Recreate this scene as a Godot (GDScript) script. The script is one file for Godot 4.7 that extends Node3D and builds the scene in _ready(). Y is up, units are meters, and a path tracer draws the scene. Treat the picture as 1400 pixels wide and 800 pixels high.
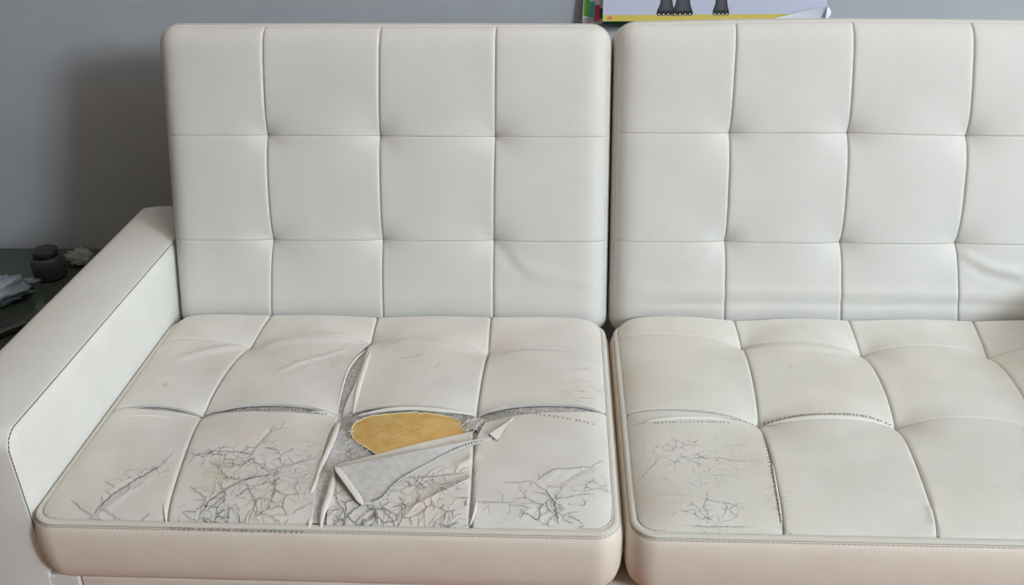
extends Node3D

# A worn cream leather sofa against a pale wall, daylight from a window on the right.
# Units are metres, y up, floor at y = 0. The top seams of the seat lie at SEAT.

const SEAT := 0.42
const RECLINE := 0.27527

var mats := {}
var rng := RandomNumberGenerator.new()
var used := {}


func _ready() -> void:
	rng.seed = 7
	# camera
	var cam := Camera3D.new()
	cam.name = "camera"
	cam.position = Vector3(0.717, 0.870 + SEAT, 0.948)
	cam.rotation_order = EULER_ORDER_YXZ
	cam.rotation_degrees = Vector3(-28.088, 3.303, -1.067)
	cam.fov = rad_to_deg(2.0 * atan(400.0 / 1284.15))
	cam.near = 0.05
	add_child(cam)
	cam.current = true
	# sky and exposure
	var we := WorldEnvironment.new()
	we.name = "environment"
	var env := Environment.new()
	env.background_mode = Environment.BG_COLOR
	env.background_color = Color(0.80, 0.88, 1.0)
	env.background_energy_multiplier = 0.4
	env.tonemap_mode = Environment.TONE_MAPPER_LINEAR
	env.tonemap_exposure = 1.0
	env.sdfgi_enabled = true
	env.ssao_enabled = true
	env.ssil_enabled = true
	we.environment = env
	add_child(we)
	# daylight through the window
	area_light("window_daylight", Vector3(5.25, 2.85, 3.44), Vector3.ZERO, Vector2(1.4, 1.1), 36.5, Color(0.88, 0.945, 1.0))
	area_light("added_ceiling_fill", Vector3(0.9, 3.44, -0.3), Vector3(-PI / 2, 0, 0), Vector2(0.55, 0.55), 1.5, Color(1.0, 0.94, 0.86))  # added fill from overhead, lifts the seat tops

	make_materials()
	build_room()
	build_sofa()
	seat_left()
	seat_right()
	back_cushion(true)
	back_cushion(false)
	build_books()
	build_table()
	added_ceiling_lamp()


func area_light(called: String, at: Vector3, turn: Vector3, size: Vector2, energy: float, tint: Color) -> void:
	var l := AreaLight3D.new()
	l.name = numbered(called)
	l.position = at
	l.rotation = turn
	l.area_size = size
	l.area_normalize_energy = true
	l.light_energy = energy
	l.light_color = tint
	l.shadow_enabled = true
	l.area_range = 12.0
	l.area_attenuation = 2.0
	add_child(l)


# ---------------------------------------------------------------- naming

func numbered(called: String) -> String:
	var n: int = used.get(called, 0)
	used[called] = n + 1
	return called if n == 0 else "%s_%03d" % [called, n]


func thing(called: String, label: String, category: String, at := Vector3.ZERO, group := "") -> Node3D:
	var o := Node3D.new()
	o.name = numbered(called)
	o.position = at
	o.set_meta("label", label)
	o.set_meta("category", category)
	if group:
		o.set_meta("group", group)
	add_child(o)
	return o


# ---------------------------------------------------------------- mesh collecting

class Shape:
	var v := PackedVector3Array()
	var n := PackedVector3Array()
	var uv := PackedVector2Array()
	var ix := PackedInt32Array()

	# a grid of nu x nv points; the normal is du x dv, or its opposite
	func grid(p: PackedVector3Array, nu: int, nv: int, flip: bool, closed_u := false, uvs := PackedVector2Array()) -> void:
		var base := v.size()
		for j in nv:
			for i in nu:
				var a := i - 1
				var b := i + 1
				if closed_u:
					a = (i - 2) if i == 0 else a
					a = posmod(a, nu)
					b = 1 if i == nu - 1 else b
					if i == 0:
						a = nu - 2
				else:
					a = maxi(a, 0)
					b = mini(b, nu - 1)
				var du := p[j * nu + b] - p[j * nu + a]
				var dv := p[mini(j + 1, nv - 1) * nu + i] - p[maxi(j - 1, 0) * nu + i]
				var m := du.cross(dv)
				if m.length_squared() < 1e-20:
					m = Vector3.UP
				m = m.normalized()
				n.append(-m if flip else m)
		v.append_array(p)
		if uvs.size() == p.size():
			uv.append_array(uvs)
		else:
			for j in nv:
				for i in nu:
					uv.append(Vector2(float(i) / (nu - 1), float(j) / (nv - 1)))
		for j in nv - 1:
			for i in nu - 1:
				var k := base + j * nu + i
				if flip:
					ix.append_array([k, k + 1, k + nu + 1, k, k + nu + 1, k + nu])
				else:
					ix.append_array([k, k + nu + 1, k + 1, k, k + nu, k + nu + 1])

	func fan(points: PackedVector3Array, normal: Vector3) -> void:
		var base := v.size()
		var mid := Vector3.ZERO
		for q in points:
			mid += q
		mid /= points.size()
		v.append(mid)
		n.append(normal)
		uv.append(Vector2(0.5, 0.5))
		for q in points:
			v.append(q)
			n.append(normal)
			uv.append(Vector2(0, 0))
		var turn := (points[0] - mid).cross(points[1] - mid).dot(normal) > 0.0
		for i in points.size():
			var a := base + 1 + i
			var b := base + 1 + (i + 1) % points.size()
			if turn:
				ix.append_array([base, b, a])
			else:
				ix.append_array([base, a, b])

	# a tube of elliptic section along a line; across is the direction of its width where given
	func tube(line: PackedVector3Array, up: Vector3, rx: float, ry: float, sides := 8, closed := false, taper := 0.0) -> void:
		var p := PackedVector3Array()
		var nl := line.size()
		var count := nl + 1 if closed else nl
		for k in count:
			var c := line[k % nl]
			var a := line[posmod(k - 1, nl)] if closed else line[maxi(k - 1, 0)]
			var b := line[(k + 1) % nl] if closed else line[mini(k + 1, nl - 1)]
			var d := (b - a).normalized()
			var side := d.cross(up).normalized()
			var top := side.cross(d).normalized()
			var s := 1.0
			if taper > 0.0 and not closed:
				var f := float(k) / (nl - 1)
				s = clampf(minf(f, 1.0 - f) / taper, 0.05, 1.0)
				s = sqrt(s)
			for i in sides + 1:
				var w := TAU * i / sides
				p.append(c + side * cos(w) * rx * s + top * sin(w) * ry * s)
		grid(p, sides + 1, count, false, true)

	# a box with chamfered edges
	func box(lo: Vector3, hi: Vector3, r := 0.003) -> void:
		var c := (lo + hi) / 2.0
		var h := (hi - lo) / 2.0
		r = minf(r, minf(h.x, minf(h.y, h.z)) * 0.9)
		for ax in 3:
			for sg in [-1.0, 1.0]:
				var u := (ax + 1) % 3
				var w := (ax + 2) % 3
				var p := PackedVector3Array()
				for k in 4:
					var q := Vector3.ZERO
					q[ax] = h[ax] * sg
					q[u] = (h[u] - r) * [-1.0, 1.0, 1.0, -1.0][k]
					q[w] = (h[w] - r) * [-1.0, -1.0, 1.0, 1.0][k]
					p.append(c + q)
				var nn := Vector3.ZERO
				nn[ax] = sg
				quad(p, nn)
		for ax in 3:
			var u := (ax + 1) % 3
			var w := (ax + 2) % 3
			for su in [-1.0, 1.0]:
				for sw in [-1.0, 1.0]:
					var p := PackedVector3Array()
					for k in 4:
						var q := Vector3.ZERO
						q[ax] = (h[ax] - r) * [-1.0, 1.0, 1.0, -1.0][k]
						q[u] = su * (h[u] - (r if k > 1 else 0.0))
						q[w] = sw * (h[w] - (0.0 if k > 1 else r))
						p.append(c + q)
					var nn := Vector3.ZERO
					nn[u] = su
					nn[w] = sw
					quad(p, nn.normalized())
		for sx in [-1.0, 1.0]:
			for sy in [-1.0, 1.0]:
				for sz in [-1.0, 1.0]:
					var s := Vector3(sx, sy, sz)
					var p := PackedVector3Array()
					for k in 3:
						var q := h - Vector3.ONE * r
						q[k] = h[k]
						p.append(c + q * s)
					tri(p, s.normalized())

	func tri(p: PackedVector3Array, nn: Vector3) -> void:
		var k := v.size()
		v.append_array(p)
		for i in 3:
			n.append(nn)
			uv.append(Vector2(p[i].x, p[i].z))
		if (p[1] - p[0]).cross(p[2] - p[0]).dot(nn) > 0.0:
			ix.append_array([k, k + 2, k + 1])
		else:
			ix.append_array([k, k + 1, k + 2])

	func quad(p: PackedVector3Array, nn: Vector3, uvs := PackedVector2Array()) -> void:
		var k := v.size()
		v.append_array(p)
		for i in 4:
			n.append(nn)
			uv.append(uvs[i] if uvs.size() == 4 else Vector2(p[i].x + p[i].z, p[i].y))
		if (p[1] - p[0]).cross(p[2] - p[0]).dot(nn) > 0.0:
			ix.append_array([k, k + 2, k + 1, k, k + 3, k + 2])
		else:
			ix.append_array([k, k + 1, k + 2, k, k + 2, k + 3])


func mesh_of(s: Shape, m: Material, off := Vector3.ZERO) -> ArrayMesh:
	var pts := s.v
	if off != Vector3.ZERO:
		pts = PackedVector3Array()
		pts.resize(s.v.size())
		for i in s.v.size():
			pts[i] = s.v[i] - off
	var a := []
	a.resize(Mesh.ARRAY_MAX)
	a[Mesh.ARRAY_VERTEX] = pts
	a[Mesh.ARRAY_NORMAL] = s.n
	a[Mesh.ARRAY_TEX_UV] = s.uv
	a[Mesh.ARRAY_INDEX] = s.ix
	var am := ArrayMesh.new()
	am.add_surface_from_arrays(Mesh.PRIMITIVE_TRIANGLES, a)
	am.surface_set_material(0, m)
	return am


# one named mesh under a thing or a part; shapes are given in world places and put relative to the thing
func part(called: String, s: Shape, m: Material, parent: Node3D, label := "") -> MeshInstance3D:
	var o := MeshInstance3D.new()
	o.name = called
	var off := Vector3.ZERO
	var up: Node = parent
	while up is Node3D and up != self:
		off += (up as Node3D).position
		up = up.get_parent()
	o.mesh = mesh_of(s, m, off)
	if label:
		o.set_meta("label", label)
	o.cast_shadow = GeometryInstance3D.SHADOW_CASTING_SETTING_ON
	parent.add_child(o, true)
	return o


func struct(called: String, s: Shape, m: Material, label: String, category: String) -> MeshInstance3D:
	var o := part(called, s, m, self)
	o.set_meta("kind", "structure")
	o.set_meta("label", label)
	o.set_meta("category", category)
	return o


# ---------------------------------------------------------------- materials

func plain(key: String, c: Color, rough: float, spec := 0.5) -> StandardMaterial3D:
	var m := StandardMaterial3D.new()
	m.resource_name = key
	m.albedo_color = c
	m.roughness = rough
	m.metallic_specular = spec
	mats[key] = m
	return m


func noise_tex(freq: float, seed_: int, lo: Color, hi: Color, size := 512, kind := FastNoiseLite.TYPE_SIMPLEX_SMOOTH, oct := 4) -> NoiseTexture2D:
	var f := FastNoiseLite.new()
	f.noise_type = kind
	f.frequency = freq
	f.seed = seed_
	f.fractal_octaves = oct
	var t := NoiseTexture2D.new()
	t.width = size
	t.height = size
	t.seamless = true
	t.noise = f
	t.generate_mipmaps = false
	var g := Gradient.new()
	g.set_color(0, lo)
	g.set_color(1, hi)
	t.color_ramp = g
	return t


func relief(m: StandardMaterial3D, t: Texture2D, cm: float) -> void:
	m.heightmap_enabled = true
	m.heightmap_texture = t
	m.heightmap_scale = cm


func world_tri(m: StandardMaterial3D, per_metre: float) -> void:
	m.uv1_triplanar = true
	m.uv1_world_triplanar = true
	m.uv1_scale = Vector3.ONE * per_metre


func make_materials() -> void:
	var m := plain("leather", Color(1, 1, 1), 0.58, 0.38)
	m.albedo_texture = noise_tex(0.006, 3, Color8(213, 210, 203), Color8(221, 218, 212), 512)
	m.roughness_texture = noise_tex(0.02, 5, Color(0.9, 0.9, 0.9), Color(1, 1, 1), 256)
	relief(m, noise_tex(0.12, 9, Color.BLACK, Color.WHITE, 512, FastNoiseLite.TYPE_CELLULAR, 2), 0.006)
	world_tri(m, 2.0)
	m = plain("leather_bounce_tint", Color(1, 1, 1), 0.58, 0.36)
	m.albedo_texture = noise_tex(0.008, 13, Color8(231, 217, 202), Color8(237, 227, 213), 512)  # leather colour with warm bounce from the reddish floor mixed in
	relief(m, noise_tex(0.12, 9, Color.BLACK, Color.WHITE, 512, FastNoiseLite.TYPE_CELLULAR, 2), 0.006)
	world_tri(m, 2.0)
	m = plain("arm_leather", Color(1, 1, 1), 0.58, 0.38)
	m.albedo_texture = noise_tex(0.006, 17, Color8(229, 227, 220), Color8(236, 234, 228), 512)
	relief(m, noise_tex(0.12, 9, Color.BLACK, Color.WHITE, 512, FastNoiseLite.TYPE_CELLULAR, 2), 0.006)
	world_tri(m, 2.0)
	m = plain("piping_leather", Color8(212, 208, 198), 0.65, 0.3)
	m = plain("raw_edge", Color8(226, 222, 214), 0.7, 0.3)
	m = plain("thread", Color8(158, 150, 140), 0.9, 0.2)
	m = plain("dark_thread", Color8(122, 116, 109), 0.95, 0.1)
	plain("pale_thread", Color8(184, 178, 168), 0.9, 0.2)
	plain("arm_thread", Color8(118, 114, 108), 0.9, 0.2)
	m = plain("lining", Color(1, 1, 1), 1.0, 0.1)
	m.albedo_texture = noise_tex(0.03, 21, Color8(168, 164, 161), Color8(214, 211, 207), 512, FastNoiseLite.TYPE_SIMPLEX, 5)
	relief(m, noise_tex(0.06, 22, Color.BLACK, Color.WHITE, 512, FastNoiseLite.TYPE_SIMPLEX, 5), 0.12)
	world_tri(m, 5.0)
	plain("fibre", Color8(206, 202, 194), 0.95, 0.1)
	m = plain("flap_cloth", Color(1, 1, 1), 0.95, 0.15)
	m.albedo_texture = noise_tex(0.02, 25, Color8(188, 185, 182), Color8(212, 208, 204), 512, FastNoiseLite.TYPE_SIMPLEX, 5)
	relief(m, noise_tex(0.08, 26, Color.BLACK, Color.WHITE, 512, FastNoiseLite.TYPE_SIMPLEX, 4), 0.04)
	world_tri(m, 5.0)
	m = plain("foam", Color(1, 1, 1), 0.95, 0.15)
	m.albedo_texture = noise_tex(0.012, 31, Color8(208, 160, 96), Color8(218, 190, 126), 512, FastNoiseLite.TYPE_SIMPLEX, 5)
	relief(m, noise_tex(0.15, 32, Color.BLACK, Color.WHITE, 512, FastNoiseLite.TYPE_CELLULAR, 3), 0.06)
	world_tri(m, 4.0)
	m = plain("foam_pale", Color8(226, 214, 170), 0.95, 0.15)
	m = plain("wall_paint", Color(1, 1, 1), 0.85, 0.2)
	m.albedo_texture = noise_tex(0.01, 41, Color8(171, 174, 178), Color8(177, 180, 184), 512)
	relief(m, noise_tex(0.09, 42, Color.BLACK, Color.WHITE, 512), 0.02)
	world_tri(m, 1.0)
	plain("ceiling_paint", Color8(235, 234, 230), 0.9, 0.2)
	plain("far_paint", Color8(190, 186, 176), 0.9, 0.2)
	m = plain("floor_wood", Color(1, 1, 1), 0.45, 0.4)
	m.albedo_texture = noise_tex(0.01, 51, Color8(150, 96, 68), Color8(184, 124, 90), 512)
	m.uv1_triplanar = true
	m.uv1_world_triplanar = true
	m.uv1_scale = Vector3(0.4, 1, 4)
	plain("window_frame", Color8(232, 232, 230), 0.4)
	m = plain("glass", Color(0.9, 0.97, 1.0, 0.06), 0.02)
	m.transparency = BaseMaterial3D.TRANSPARENCY_ALPHA
	m = plain("added_lamp_glow", Color8(240, 236, 228), 0.6)  # glowing face of the added overhead fill
	m.emission_enabled = true
	m.emission = Color(1.0, 0.94, 0.86)
	m.emission_energy_multiplier = 0.6
	plain("dark_wood", Color8(52, 40, 33), 0.4)
	m = plain("table_glass", Color8(66, 76, 66), 0.15, 0.45)
	plain("table_metal", Color8(70, 74, 72), 0.4)
	m = plain("bag_plastic", Color8(132, 142, 152), 0.25, 0.5)
	m.backlight = Color(0.3, 0.3, 0.32)
	plain("jar_dark", Color8(58, 64, 60), 0.4, 0.4)
	plain("jar_label", Color8(132, 140, 134), 0.6)
	plain("lid_black", Color8(40, 43, 42), 0.5)
	plain("tissue", Color8(140, 147, 146), 0.9)
	plain("paper", Color8(232, 236, 242), 0.8)
	plain("page_edge", Color8(222, 220, 212), 0.9)
	plain("cover_green", Color8(22, 84, 52), 0.45)
	plain("board_core", Color8(210, 212, 220), 0.8)


# ---------------------------------------------------------------- room

func build_room() -> void:
	var x0 := -2.6
	var x1 := 6.3
	var z0 := -1.0
	var z1 := 3.5
	var top := 3.5
	var w := 0.12
	var s := Shape.new()
	s.box(Vector3(x0 - w, -w, z0 - w), Vector3(x1 + w, 0, z1 + w), 0.001)
	struct("floor", s, mats.floor_wood, "reddish brown floor of the room under the sofa", "floor")
	s = Shape.new()
	s.box(Vector3(x0 - w, top, z0 - w), Vector3(x1 + w, top + w, z1 + w), 0.001)
	struct("ceiling", s, mats.ceiling_paint, "ceiling of the room above the sofa", "ceiling")
	s = Shape.new()
	s.box(Vector3(x0, 0, z0 - w), Vector3(x1, top, z0), 0.001)
	struct("wall_back", s, mats.wall_paint, "pale blue grey wall behind the sofa", "wall")
	s = Shape.new()
	s.box(Vector3(x0 - w, 0, z0 - w), Vector3(x0, top, z1 + w), 0.001)
	struct("wall_left", s, mats.far_paint, "wall at the left end of the room", "wall")
	s = Shape.new()
	s.box(Vector3(x1, 0, z0 - w), Vector3(x1 + w, top, z1 + w), 0.001)
	struct("wall_right", s, mats.far_paint, "wall at the right end of the room", "wall")
	s = Shape.new()
	hole_wall(s, 2, z1, z1 + w, x0, x1, top, 4.45, 6.05, 2.2, 3.45)
	struct("wall_front", s, mats.far_paint, "wall with a window, opposite the sofa", "wall")
	window_at("window_1", 2, z1 + w * 0.6, 4.45, 6.05, 2.2, 3.45, "white framed window in the wall opposite the sofa")
	s = Shape.new()
	s.box(Vector3(x0, 0.0, z0), Vector3(x1, 0.07, z0 + 0.012), 0.003)
	struct("baseboard_back", s, mats.window_frame, "white baseboard along the wall behind the sofa", "baseboard")


# axis 0: the wall lies across x from a to b and runs along z; axis 2: across z, along x
func hole_wall(s: Shape, axis: int, a: float, b: float, r0: float, r1: float, top: float, h0: float, h1: float, y0: float, y1: float) -> void:
	for q in [[r0, h0, 0.0, top], [h1, r1, 0.0, top], [h0, h1, 0.0, y0], [h0, h1, y1, top]]:
		if axis == 0:
			s.box(Vector3(a, q[2], q[0]), Vector3(b, q[3], q[1]), 0.001)
		else:
			s.box(Vector3(q[0], q[2], a), Vector3(q[1], q[3], b), 0.001)


func window_at(called: String, axis: int, at: float, h0: float, h1: float, y0: float, y1: float, label: String) -> void:
	var root := Node3D.new()
	root.name = called
	root.set_meta("kind", "structure")
	root.set_meta("label", label)
	root.set_meta("category", "window")
	add_child(root)
	var f := Shape.new()
	var g := Shape.new()
	var mid := (h0 + h1) / 2.0
	for q in [[h0, h1, y0, y0 + 0.05], [h0, h1, y1 - 0.05, y1], [h0, h0 + 0.05, y0 + 0.05, y1 - 0.05], [h1 - 0.05, h1, y0 + 0.05, y1 - 0.05], [mid - 0.025, mid + 0.025, y0 + 0.05, y1 - 0.05]]:
		if axis == 0:
			f.box(Vector3(at - 0.025, q[2], q[0]), Vector3(at + 0.025, q[3], q[1]), 0.004)
		else:
			f.box(Vector3(q[0], q[2], at - 0.025), Vector3(q[1], q[3], at + 0.025), 0.004)
	if axis == 0:
		g.box(Vector3(at - 0.003, y0 + 0.04, h0 + 0.04), Vector3(at + 0.003, y1 - 0.04, h1 - 0.04), 0.0005)
	else:
		g.box(Vector3(h0 + 0.04, y0 + 0.04, at - 0.003), Vector3(h1 - 0.04, y1 - 0.04, at + 0.003), 0.0005)
	part("window_frame", f, mats.window_frame, root)
	part("pane", g, mats.glass, root)


# ---------------------------------------------------------------- cushions

# A cushion face: o + eu*s + ev*t + en*h, s from s0 to s1, t from t0 to t1; nodes are the 3 inner seam columns on 4 rows.
class Face:
	var o: Vector3
	var eu: Vector3
	var ev: Vector3
	var en: Vector3
	var s0: float
	var s1: float
	var t0: float
	var t1: float
	var r := 0.035          # corner radius
	var inset := 0.008      # the panels end here; the piping fills the rest
	var nodes := []         # nodes[j][i], j 0..3, i 0..4, Vector2
	var tufts: Array[Vector2] = []
	var dome := 0.02
	var dome_width := 0.022
	var tuft_depth := 0.023
	var tuft_width := 0.045
	var base := 0.0
	var flip := false
	var back_rise := 0.0
	var pressed := false       # the t0 edge is pressed against the cushion behind and keeps its height
	var lift := Vector3.ZERO   # how far the far rim is pushed out at its start, middle and end
	var wrinkle := PackedFloat32Array()
	var ww := 0
	var wh := 0

	func setup(table: Array, ta: float, tb: float) -> void:
		for j in 4:
			var row := []
			var tt := [ta, 0.0, 0.0, tb][j] as float
			var q: Array = table[j]
			for i in 3:
				var p := Vector2(q[i * 2], q[i * 2 + 1])
				if j == 0 or j == 3:
					p.y = tt
				row.append(p)
				if j == 1 or j == 2:
					tufts.append(p)
			row.push_front(Vector2(s0, row[0].y))
			row.append(Vector2(s1, row[3].y))
			nodes.append(row)
		flip = eu.cross(ev).dot(en) < 0.0
		ww = int((s1 - s0) / 0.002) + 2
		wh = int((t1 - t0) / 0.002) + 2
		wrinkle.resize(ww * wh)

	func h(s: float, t: float) -> float:
		var ds := maxf(0.0, minf(s - s0, s1 - s))
		var dt := maxf(0.0, t1 - t if pressed else minf(t - t0, t1 - t))
		var y := base + dome * (1.0 - exp(-ds / dome_width)) * (1.0 - exp(-dt / dome_width))
		if pressed:
			y += back_rise * exp((t0 - t) / 0.05) * (1.0 - exp(-ds / 0.05))
		for q in tufts:
			var d := sqrt((s - q.x) * (s - q.x) + (t - q.y) * (t - q.y))
			if d < tuft_width * 5.0:
				y -= tuft_depth * exp(-d / tuft_width)
		var fx := clampf((s - s0) / 0.002, 0.0, ww - 1.001)
		var fy := clampf((t - t0) / 0.002, 0.0, wh - 1.001)
		var ix := int(fx)
		var iy := int(fy)
		fx -= ix
		fy -= iy
		var k := iy * ww + ix
		y += lerpf(lerpf(wrinkle[k], wrinkle[k + 1], fx), lerpf(wrinkle[k + ww], wrinkle[k + ww + 1], fx), fy)
		return y

	func rise(q: Vector2) -> float:
		var fs := clampf((q.x - s0) / (s1 - s0), 0.0, 1.0)
		return smoothstep(tufts[3].y, t1, q.y) * (lerpf(lift.x, lift.z, fs) + lift.y * 4.0 * fs * (1.0 - fs))

	# rounds the corners of the face
	func warp(s: float, t: float) -> Vector2:
		var cs := clampf(s, s0 + r, s1 - r)
		var ct := clampf(t, t0 + r, t1 - r)
		if cs == s or ct == t:
			return Vector2(s, t)
		var p := (s - cs) / r
		var q := (t - ct) / r
		return Vector2(cs + r * p * sqrt(1.0 - q * q / 2.0), ct + r * q * sqrt(1.0 - p * p / 2.0))

	func at(s: float, t: float, hh: float) -> Vector3:
		var q := warp(s, t)
		if lift != Vector3.ZERO:
			q.y += rise(q)
		return o + eu * q.x + ev * q.y + en * hh

	func on(s: float, t: float, above := 0.0) -> Vector3:
		return at(s, t, h(s, t) + above)

	# a soft ridge (amp > 0) or groove along a line of s, t pairs
	func crease(pts: Array, amp: float, width: float) -> void:
		var line: PackedVector2Array = []
		for i in range(0, pts.size(), 2):
			line.append(Vector2(pts[i], pts[i + 1]))
		var lo := line[0]
		var hi := line[0]
		for q in line:
			lo = Vector2(minf(lo.x, q.x), minf(lo.y, q.y))
			hi = Vector2(maxf(hi.x, q.x), maxf(hi.y, q.y))
		var m := width * 2.6
		for iy in range(maxi(0, int((lo.y - m - t0) / 0.002)), mini(wh - 1, int((hi.y + m - t0) / 0.002) + 1)):
			for ix in range(maxi(0, int((lo.x - m - s0) / 0.002)), mini(ww - 1, int((hi.x + m - s0) / 0.002) + 1)):
				var p := Vector2(s0 + ix * 0.002, t0 + iy * 0.002)
				var best := 1e9
				var fade := 1.0
				for k in line.size() - 1:
					var c := Geometry2D.get_closest_point_to_segment(p, line[k], line[k + 1])
					var d := p.distance_squared_to(c)
					if d < best:
						best = d
						var f := (k + c.distance_to(line[k]) / maxf(1e-5, line[k].distance_to(line[k + 1]))) / (line.size() - 1)
						fade = smoothstep(0.0, 0.25, minf(f, 1.0 - f) + 0.03)
				if best < m * m:
					wrinkle[iy * ww + ix] += amp * fade * exp(-best / (width * width))

	# points round the rim, counterclockwise in s, t, with outward directions
	func rim(grow: float) -> Array:
		var out := []
		var rr := r + grow
		var a0 := s0 - grow
		var a1 := s1 + grow
		var b0 := t0 - grow
		var b1 := t1 + grow
		var corners := [[a1 - rr, b0 + rr, -PI / 2], [a1 - rr, b1 - rr, 0.0], [a0 + rr, b1 - rr, PI / 2], [a0 + rr, b0 + rr, PI]]
		for k in 4:
			var c: Array = corners[k]
			for i in 9:
				var w: float = c[2] + PI / 2 * i / 8.0
				out.append([Vector2(c[0] + rr * cos(w), c[1] + rr * sin(w)), Vector2(cos(w), sin(w))])
			var d: Array = corners[(k + 1) % 4]
			var from: Vector2 = out[-1][0]
			var w2: float = d[2]
			var to := Vector2(d[0] + rr * cos(w2), d[1] + rr * sin(w2))
			var steps := int(from.distance_to(to) / 0.02)
			for i in range(1, steps):
				out.append([from.lerp(to, float(i) / steps), Vector2(cos(w2), sin(w2))])
		if lift != Vector3.ZERO:
			for q in out:
				q[0].y += rise(q[0])
		return out


func spaced(length: float, step: float) -> PackedFloat32Array:
	var near := [0.0, 0.0008, 0.0016, 0.0026, 0.004, 0.006, 0.009, 0.013, 0.018]
	var out := PackedFloat32Array()
	for d in near:
		out.append(d / length)
	var n := int((length - 0.036) / step)
	for i in range(1, n):
		out.append((0.018 + (length - 0.036) * i / n) / length)
	for k in near.size():
		out.append(1.0 - near[near.size() - 1 - k] / length)
	return out


func along(values: Variant, f: float) -> float:
	if values is float:
		return values
	var a: Array = values
	var x := clampf(f, 0.0, 1.0) * (a.size() - 1)
	var i := mini(int(x), a.size() - 2)
	return lerpf(a[i], a[i + 1], x - i)


# One leather panel between the seams. gap: how far each side (left, right, first row, second row) has pulled back, each a number or values along it.
# seam: how deep each side is drawn into its seam.
func panel_shape(f: Face, i: int, j: int, gap: Array, seam: Array, step := 0.005) -> Shape:
	var a: Vector2 = f.nodes[j][i]
	var b: Vector2 = f.nodes[j][i + 1]
	var c: Vector2 = f.nodes[j + 1][i]
	var d: Vector2 = f.nodes[j + 1][i + 1]
	if i == 0:
		a.x += f.inset
		c.x += f.inset
	if i == 3:
		b.x -= f.inset
		d.x -= f.inset
	var tin := f.inset * signf(c.y - a.y)
	if j == 0:
		a.y += tin
		b.y += tin
	if j == 2:
		c.y -= tin
		d.y -= tin
	var w := (a.distance_to(b) + c.distance_to(d)) / 2.0
	var l := (a.distance_to(c) + b.distance_to(d)) / 2.0
	var us := spaced(w, step)
	var vs := spaced(l, step)
	us.insert(0, 0.0)
	us.append(1.0)
	vs.insert(0, 0.0)
	vs.append(1.0)
	var nu := us.size()
	var nv := vs.size()
	var p := PackedVector3Array()
	var uvs := PackedVector2Array()
	var outer := [i == 0, i == 3, j == 0, j == 2]
	for jj in nv:
		for ii in nu:
			var u := us[ii]
			var v := vs[jj]
			var g0 := along(gap[0], v) / w
			var g1 := along(gap[1], v) / w
			var g2 := along(gap[2], u) / l
			var g3 := along(gap[3], u) / l
			var uu := lerpf(g0, 1.0 - g1, u)
			var vv := lerpf(g2, 1.0 - g3, v)
			var q := a.lerp(b, uu).lerp(c.lerp(d, uu), vv)
			var h := f.h(q.x, q.y)
			var dist := [u * w, (1.0 - u) * w, v * l, (1.0 - v) * l]
			for k in 4:
				var dd: float = dist[k]
				if dd > 0.08:
					continue
				var e: float = along(gap[k], v if k < 2 else u)
				if outer[k]:
					h -= 0.0015 * exp(-dd / 0.0015)
				else:
					var open := clampf(e / 0.004, 0.0, 1.0)
					h -= (seam[k] * exp(-dd / 0.0016) + 0.15 * seam[k] * exp(-dd / 0.008)) * (1.0 - open)
					h += open * 0.0008 * exp(-dd / 0.01)
			if ii == 0 or jj == 0 or ii == nu - 1 or jj == nv - 1:
				h -= 0.005
			p.append(f.at(q.x, q.y, h))
			uvs.append(Vector2((q.x - f.s0) / (f.s1 - f.s0), (q.y - f.t0) / (f.t1 - f.t0)))
	var s := Shape.new()
	# along j the row coordinate runs down for seats (t falls) and up for backs
	var down := c.y < a.y
	s.grid(p, nu, nv, f.flip != down, false, uvs)
	return s


func rim_parts(f: Face, root: Node3D, bead: Vector2, profile: Array, boxing_mat: Material, piping_mat: Material) -> void:
	var pts := f.rim(-0.0045)
	var line := PackedVector3Array()
	for q in pts:
		line.append(f.o + f.eu * q[0].x + f.ev * q[0].y + f.en * (f.base + 0.002))
	if f.flip:
		line.reverse()
	var s := Shape.new()
	s.tube(line, f.en, bead.x, bead.y, 10, true)
	part("piping", s, piping_mat, root)
	# the boxing below it
	pts = f.rim(0.0)
	s = Shape.new()
	var p := PackedVector3Array()
	for k in profile.size():
		for i in pts.size() + 1:
			var q: Array = pts[i % pts.size()]
			var at: Vector2 = q[0] + q[1] * profile[k][0]
			p.append(f.o + f.eu * at.x + f.ev * at.y + f.en * (f.base + profile[k][1]))
	s.grid(p, pts.size() + 1, profile.size(), not f.flip, true)
	var bottom := PackedVector3Array()
	for i in pts.size():
		bottom.append(p[(profile.size() - 1) * (pts.size() + 1) + i])
	s.fan(bottom, -f.en)
	part("boxing", s, boxing_mat, root)
	# stitches on both sides of the piping
	s = Shape.new()
	for row in [[-0.0098, 0.0055] if f.en.y > 0.9 else [-0.0085, 0.0058], [0.0012, -0.0015]]:
		var st := f.rim(row[0])
		var path := PackedVector3Array()
		for q in st:
			path.append(f.o + f.eu * q[0].x + f.ev * q[0].y + f.en * (f.base + row[1]))
		path.append(path[0])
		stitch_line(s, path, 0.007, 0.0055, 0.0006 if f.en.y > 0.9 else 0.00045, f.en)
	var o := part("stitching", s, mats.thread if f.en.y > 0.9 else mats.pale_thread, root)
	o.set_meta("kind", "stuff")


# dashes of thread along a path
func stitch_line(s: Shape, path: PackedVector3Array, pitch: float, dash: float, r: float, up: Vector3) -> void:
	var rest := 0.0
	for k in path.size() - 1:
		var a := path[k]
		var b := path[k + 1]
		var l := a.distance_to(b)
		if l < 1e-6:
			continue
		var d := (b - a) / l
		while rest < l:
			var c := a + d * rest
			s.tube(PackedVector3Array([c, c + d * dash]), up, r, r, 4)
			rest += pitch
		rest -= l


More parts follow.
